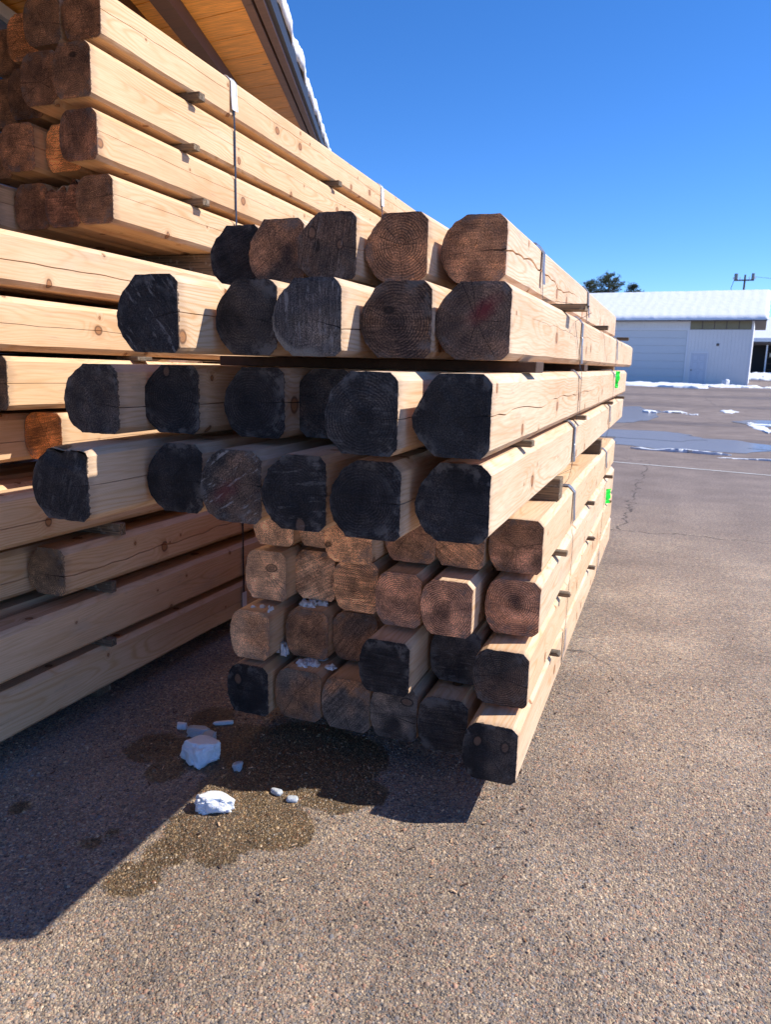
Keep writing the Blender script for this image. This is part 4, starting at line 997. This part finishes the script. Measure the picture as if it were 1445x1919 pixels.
MB().hexa([(-3.1, -.8, 3.25), (12.5, -.8, 3.25), (12.5, 6, 5.6), (-3.1, 6, 5.6), (-3.1, -.8, 3.6), (12.5, -.8, 3.6), (12.5, 6, 6.0), (-3.1, 6, 6.0)]).build('snowy_roof', M['farsnow'], b2)
MB().box(-3.1, 12.5, -.75, -.6, 3.08, 3.25).build('fascia', M['eave'], b2)
tag(b2, 'low open-fronted building with dark shelves and snowy roof at the right border', 'building')

# utility pole with transformers
M['polewood'] = simple('grey_pole_wood', (.14, .11, .09), .85); M['steelgrey'] = simple('grey_transformer_steel', (.25, .27, .28), .5)
up = empty('utility_pole', (6.58, 97.3, 1.2))
MB().tube([(0, 0, 0), (0, 0, 11.05)], [.17, .10], 10).build('pole', M['polewood'], up)
MB().box(-1.1, .95, -.06, .06, 10.37, 10.52).build('crossarm', M['polewood'], up)
for x in (-.95, .8):
    o = MB().tube([(x, -.25, 10.5), (x, -.25, 11.15)], .17 if x > 0 else .2, 12).build('transformer', M['steelgrey'], up)
for x in (-1.2, -.5, .45, 1.05): MB().tube([(x, 0, 10.55), (x, 0, 10.8)], .05, 8).build('insulator', M['trim'], up)
MB().tube([(-1.1, 0, 10.5), (-1.35, 0, 9.6), (-1.1, .1, 8.6)], .03, 5).build('drop_wire', M['black'], up)
for dz in (0, ):
    pts = [(1.05+i*2.2, i*.8, 10.8-.9*math.sin(math.pi*i/14)) for i in range(15)]
    MB().tube(pts, .02, 5).build('overhead_wire', M['black'], up)
tag(up, 'wooden utility pole with crossarm and two grey transformers above the shed roof', 'utility pole')

# ------------------------------------------------------------------ pine trees
def needles():
    m = NT('pine_needles'); p = m.obj(); f = m.noise(p, 1.3, 3)
    c = m.mix(m.ss(f, .35, .65), (.028, .046, .022), (.062, .085, .036)); return m.fin(c, .7, spec=.2)
M['needles'] = needles(); M['bark'] = simple('pine_bark', (.12, .075, .05), .9)
def pine(x, y, top, crown, halfw, seed, lab):
    rd = random.Random(seed); zg = float(gz(x, y)); e = empty('pine_tree', (x, y, zg)); h = top-zg
    MB().tube([(0, 0, 0), (rd.uniform(-.1, .1), 0, h*.5), (rd.uniform(-.15, .15), 0, h*.97)], [.3, .2, .04], 9).build('trunk', M['bark'], e)
    br = MB(); V = []; Fc = []
    nb = int(crown/.2)
    for i in range(nb):
        t = (i+rd.random())/nb; z = h-crown*(1-t)
        for s_ in range(3):
            a = rd.uniform(0, 2*math.pi); ln = halfw*(1-t)**.65*rd.uniform(.55, 1.15)+.25
            up_ = rd.uniform(.05, .45)
            d = Vector((math.cos(a), math.sin(a), up_))
            p0 = Vector((0, 0, z)); p1 = p0+d*ln*.6; p2 = p0+Vector((d.x, d.y, up_*1.5))*ln
            br.tube([p0, p1, p2], [.05, .03, .012], 5)
            for q in range(int(12+ln*22)):
                u = rd.uniform(.3, 1.05); c_ = p0+(p2-p0)*u+Vector((rd.gauss(0, .16), rd.gauss(0, .16), rd.gauss(.04, .10)))
                for w_ in range(3):
                    dd = Vector((rd.gauss(0, 1), rd.gauss(0, 1), rd.gauss(.7, .6))).normalized()*rd.uniform(.12, .28); sd_ = dd.orthogonal().normalized()*.035
                    k = len(V); V += [c_-sd_, c_+sd_, c_+dd]; Fc.append([k, k+1, k+2])
    br.build('limbs', M['bark'], e)
    mk('crown', V, Fc, M['needles'], e)
    tag(e, lab, 'tree', 'pine trees behind the shed')
pine(-8.3, 97, 12.5, 5.5, 3.1, 3, 'tallest dark pine crown rising just behind the left end of the shed roof')
pine(-10.6, 99, 11.9, 4.5, 2.2, 4, 'smaller pine half hidden by the timber stack, left of the tallest pine')
pine(-5.5, 100, 11.6, 3.6, 1.55, 9, 'small thin pine crown to the right of the tallest pine')

# ------------------------------------------------------------------ snow strips, puddles, painted line
def sheet(name, outline, mat, zoff, kind='structure', thick=0, label=None, cat=None, group=None, sub=1, sd_=0):
    """flat irregular sheet draped on the terrain: outline as (x,y) polygon"""
    import bmesh
    bm = bmesh.new(); vs = [bm.verts.new((x, y, 0)) for x, y in outline]; bm.faces.new(vs)
    bmesh.ops.triangulate(bm, faces=bm.faces)
    for _ in range(sub): bmesh.ops.subdivide_edges(bm, edges=bm.edges, cuts=1, use_grid_fill=True)
    bnd = {v for e_ in bm.edges if e_.is_boundary for v in e_.verts}
    for v in bm.verts:
        n_ = noise.fractal(Vector((v.co.x*1.3, v.co.y*1.3, sd_)), 1, 2, 4)
        v.co.z = gzn(v.co.x, v.co.y)+zoff+(0 if v in bnd else thick*max(.15, .7+n_))
    me = bpy.data.meshes.new(name); bm.to_mesh(me); bm.free(); me.materials.append(mat)
    for p in me.polygons: p.use_smooth = thick > 0
    o = bpy.data.objects.new(name, me); col.objects.link(o)
    if kind: o['kind'] = kind
    return o
def blob(cx, cy, rx, ry, n=48, seed=0, amp=.3, rz=0):
    pts = []
    for i in range(n):
        a = 2*math.pi*i/n; r = 1+amp*noise.fractal(Vector((math.cos(a)*1.6+seed, math.sin(a)*1.6, 0)), 1, 2, 5)
        x, y = rx*r*math.cos(a), ry*r*math.sin(a); pts.append((cx+x*math.cos(rz)-y*math.sin(rz), cy+x*math.sin(rz)+y*math.cos(rz)))
    return pts
def water():
    m = NT('meltwater'); P = m.n('ShaderNodeNewGeometry').outputs['Position']
    return m.fin(m.mix(m.noise(P, 1.5, 3), (.125, .105, .095), (.18, .155, .14)), .2, m.bump(m.noise(P, 9, 3), .08, .003), spec=.6)
M['water'] = water(); M['line'] = simple('faded_white_road_paint', (.50, .50, .50), .8, 0, .3, 7, .4, .002)
sheet('puddle', blob(.35, 16.4, 1.9, 1.35, 60, 3, .35), M['water'], .006, sub=3)
sheet('puddle', blob(-.9, 17.8, 1.5, 1.1, 50, 7, .4), M['water'], .009, sub=3)
sheet('puddle', blob(-1.3, 24., 1.0, 3.4, 50, 12, .3), M['water'], .007, sub=3)
sheet('puddle', blob(2.35, 16.2, .75, .35, 40, 5, .3), M['water'], .0095, sub=3)
sheet('puddle', blob(2.6, 22.5, .9, 1.0, 40, 9, .3), M['water'], .0105, sub=3)
def snowbank(outline, thick, lab, seed):
    o = sheet('snow_bank', outline, M['farsnow'], .002, None, thick, sub=4, sd_=seed); tag(o, lab, 'snow bank', 'ridges of old snow across the yard'); return o
snowbank(blob(.15, 14.85, .75, .12, 60, 21, .8, -.12), .06, 'thin crooked ridge of snow along the near edge of the puddle', 1)
snowbank(blob(1.30, 14.25, .42, .05, 50, 25, .9, -.05), .03, 'short thin snow ridge to the right of the long one by the puddle', 2)
snowbank(blob(2.15, 21.0, .16, 1.3, 60, 31, .6, .1), .03, 'bright snow patch beside the puddle at the right border', 3)
snowbank(blob(2.9, 22.0, .85, .25, 50, 35, .6), .03, 'white snow strip running off at the right border', 4)
snowbank(blob(-.6, 24.9, .20, .16, 40, 41, .7), .05, 'small snow scrap on the wet asphalt before the garage, leftmost of the row', 5)
snowbank(blob(.12, 25.1, .28, .15, 40, 43, .7), .05, 'pair of flat snow scraps in the middle of the yard', 6)
snowbank(blob(.62, 24.6, .16, .12, 40, 46, .7), .04, 'tiny snow scrap right of the middle scraps', 11)
snowbank(blob(1.75, 26.5, .22, .5, 40, 47, .8), .03, 'faint thin snow scrap nearest the entry door', 7)
snowbank(blob(-2.8, 49.5, 7.2, 4.6, 120, 51, .45, -.1), .11, 'long bank of shovelled snow along the foot of the white shed', 8)
snowbank(blob(10.5, 76, 6.5, 7., 80, 57, .3), .2, 'snow heap in front of the open-fronted building', 9)
o = lump('snow_clod', (3.2, 54.6, float(gz(3., 54))), (.55, .4, .45), 1, 77, M['farsnow'], ICO3, .4); tag(o, 'lone rounded snow clod on the bank right of the entry door', 'snow')
# faded line: straight with worn edges, snow-dusted
ln = []; n_ = 70
for i in range(n_+1):
    x = -2.5+8*i/n_; y = 12.6-.155*x-.04*x; ln.append((x, y-.035+.012*noise.noise(Vector((x*4, 0, 0)))))
for i in range(n_, -1, -1):
    x = -2.5+8*i/n_; y = 12.6-.155*x-.04*x; ln.append((x, y+.035+.012*noise.noise(Vector((x*4, 7, 0)))))
b = MB()
for i in range(n_):
    a, b_, c_, d_ = ln[i], ln[i+1], ln[2*n_-i], ln[2*n_+1-i]
    b.quad(*[(q[0], q[1], gzn(q[0], q[1])+.005) for q in (a, b_, c_, d_)])
o = b.build('painted_line', M['line']); tag(o, kind='structure')
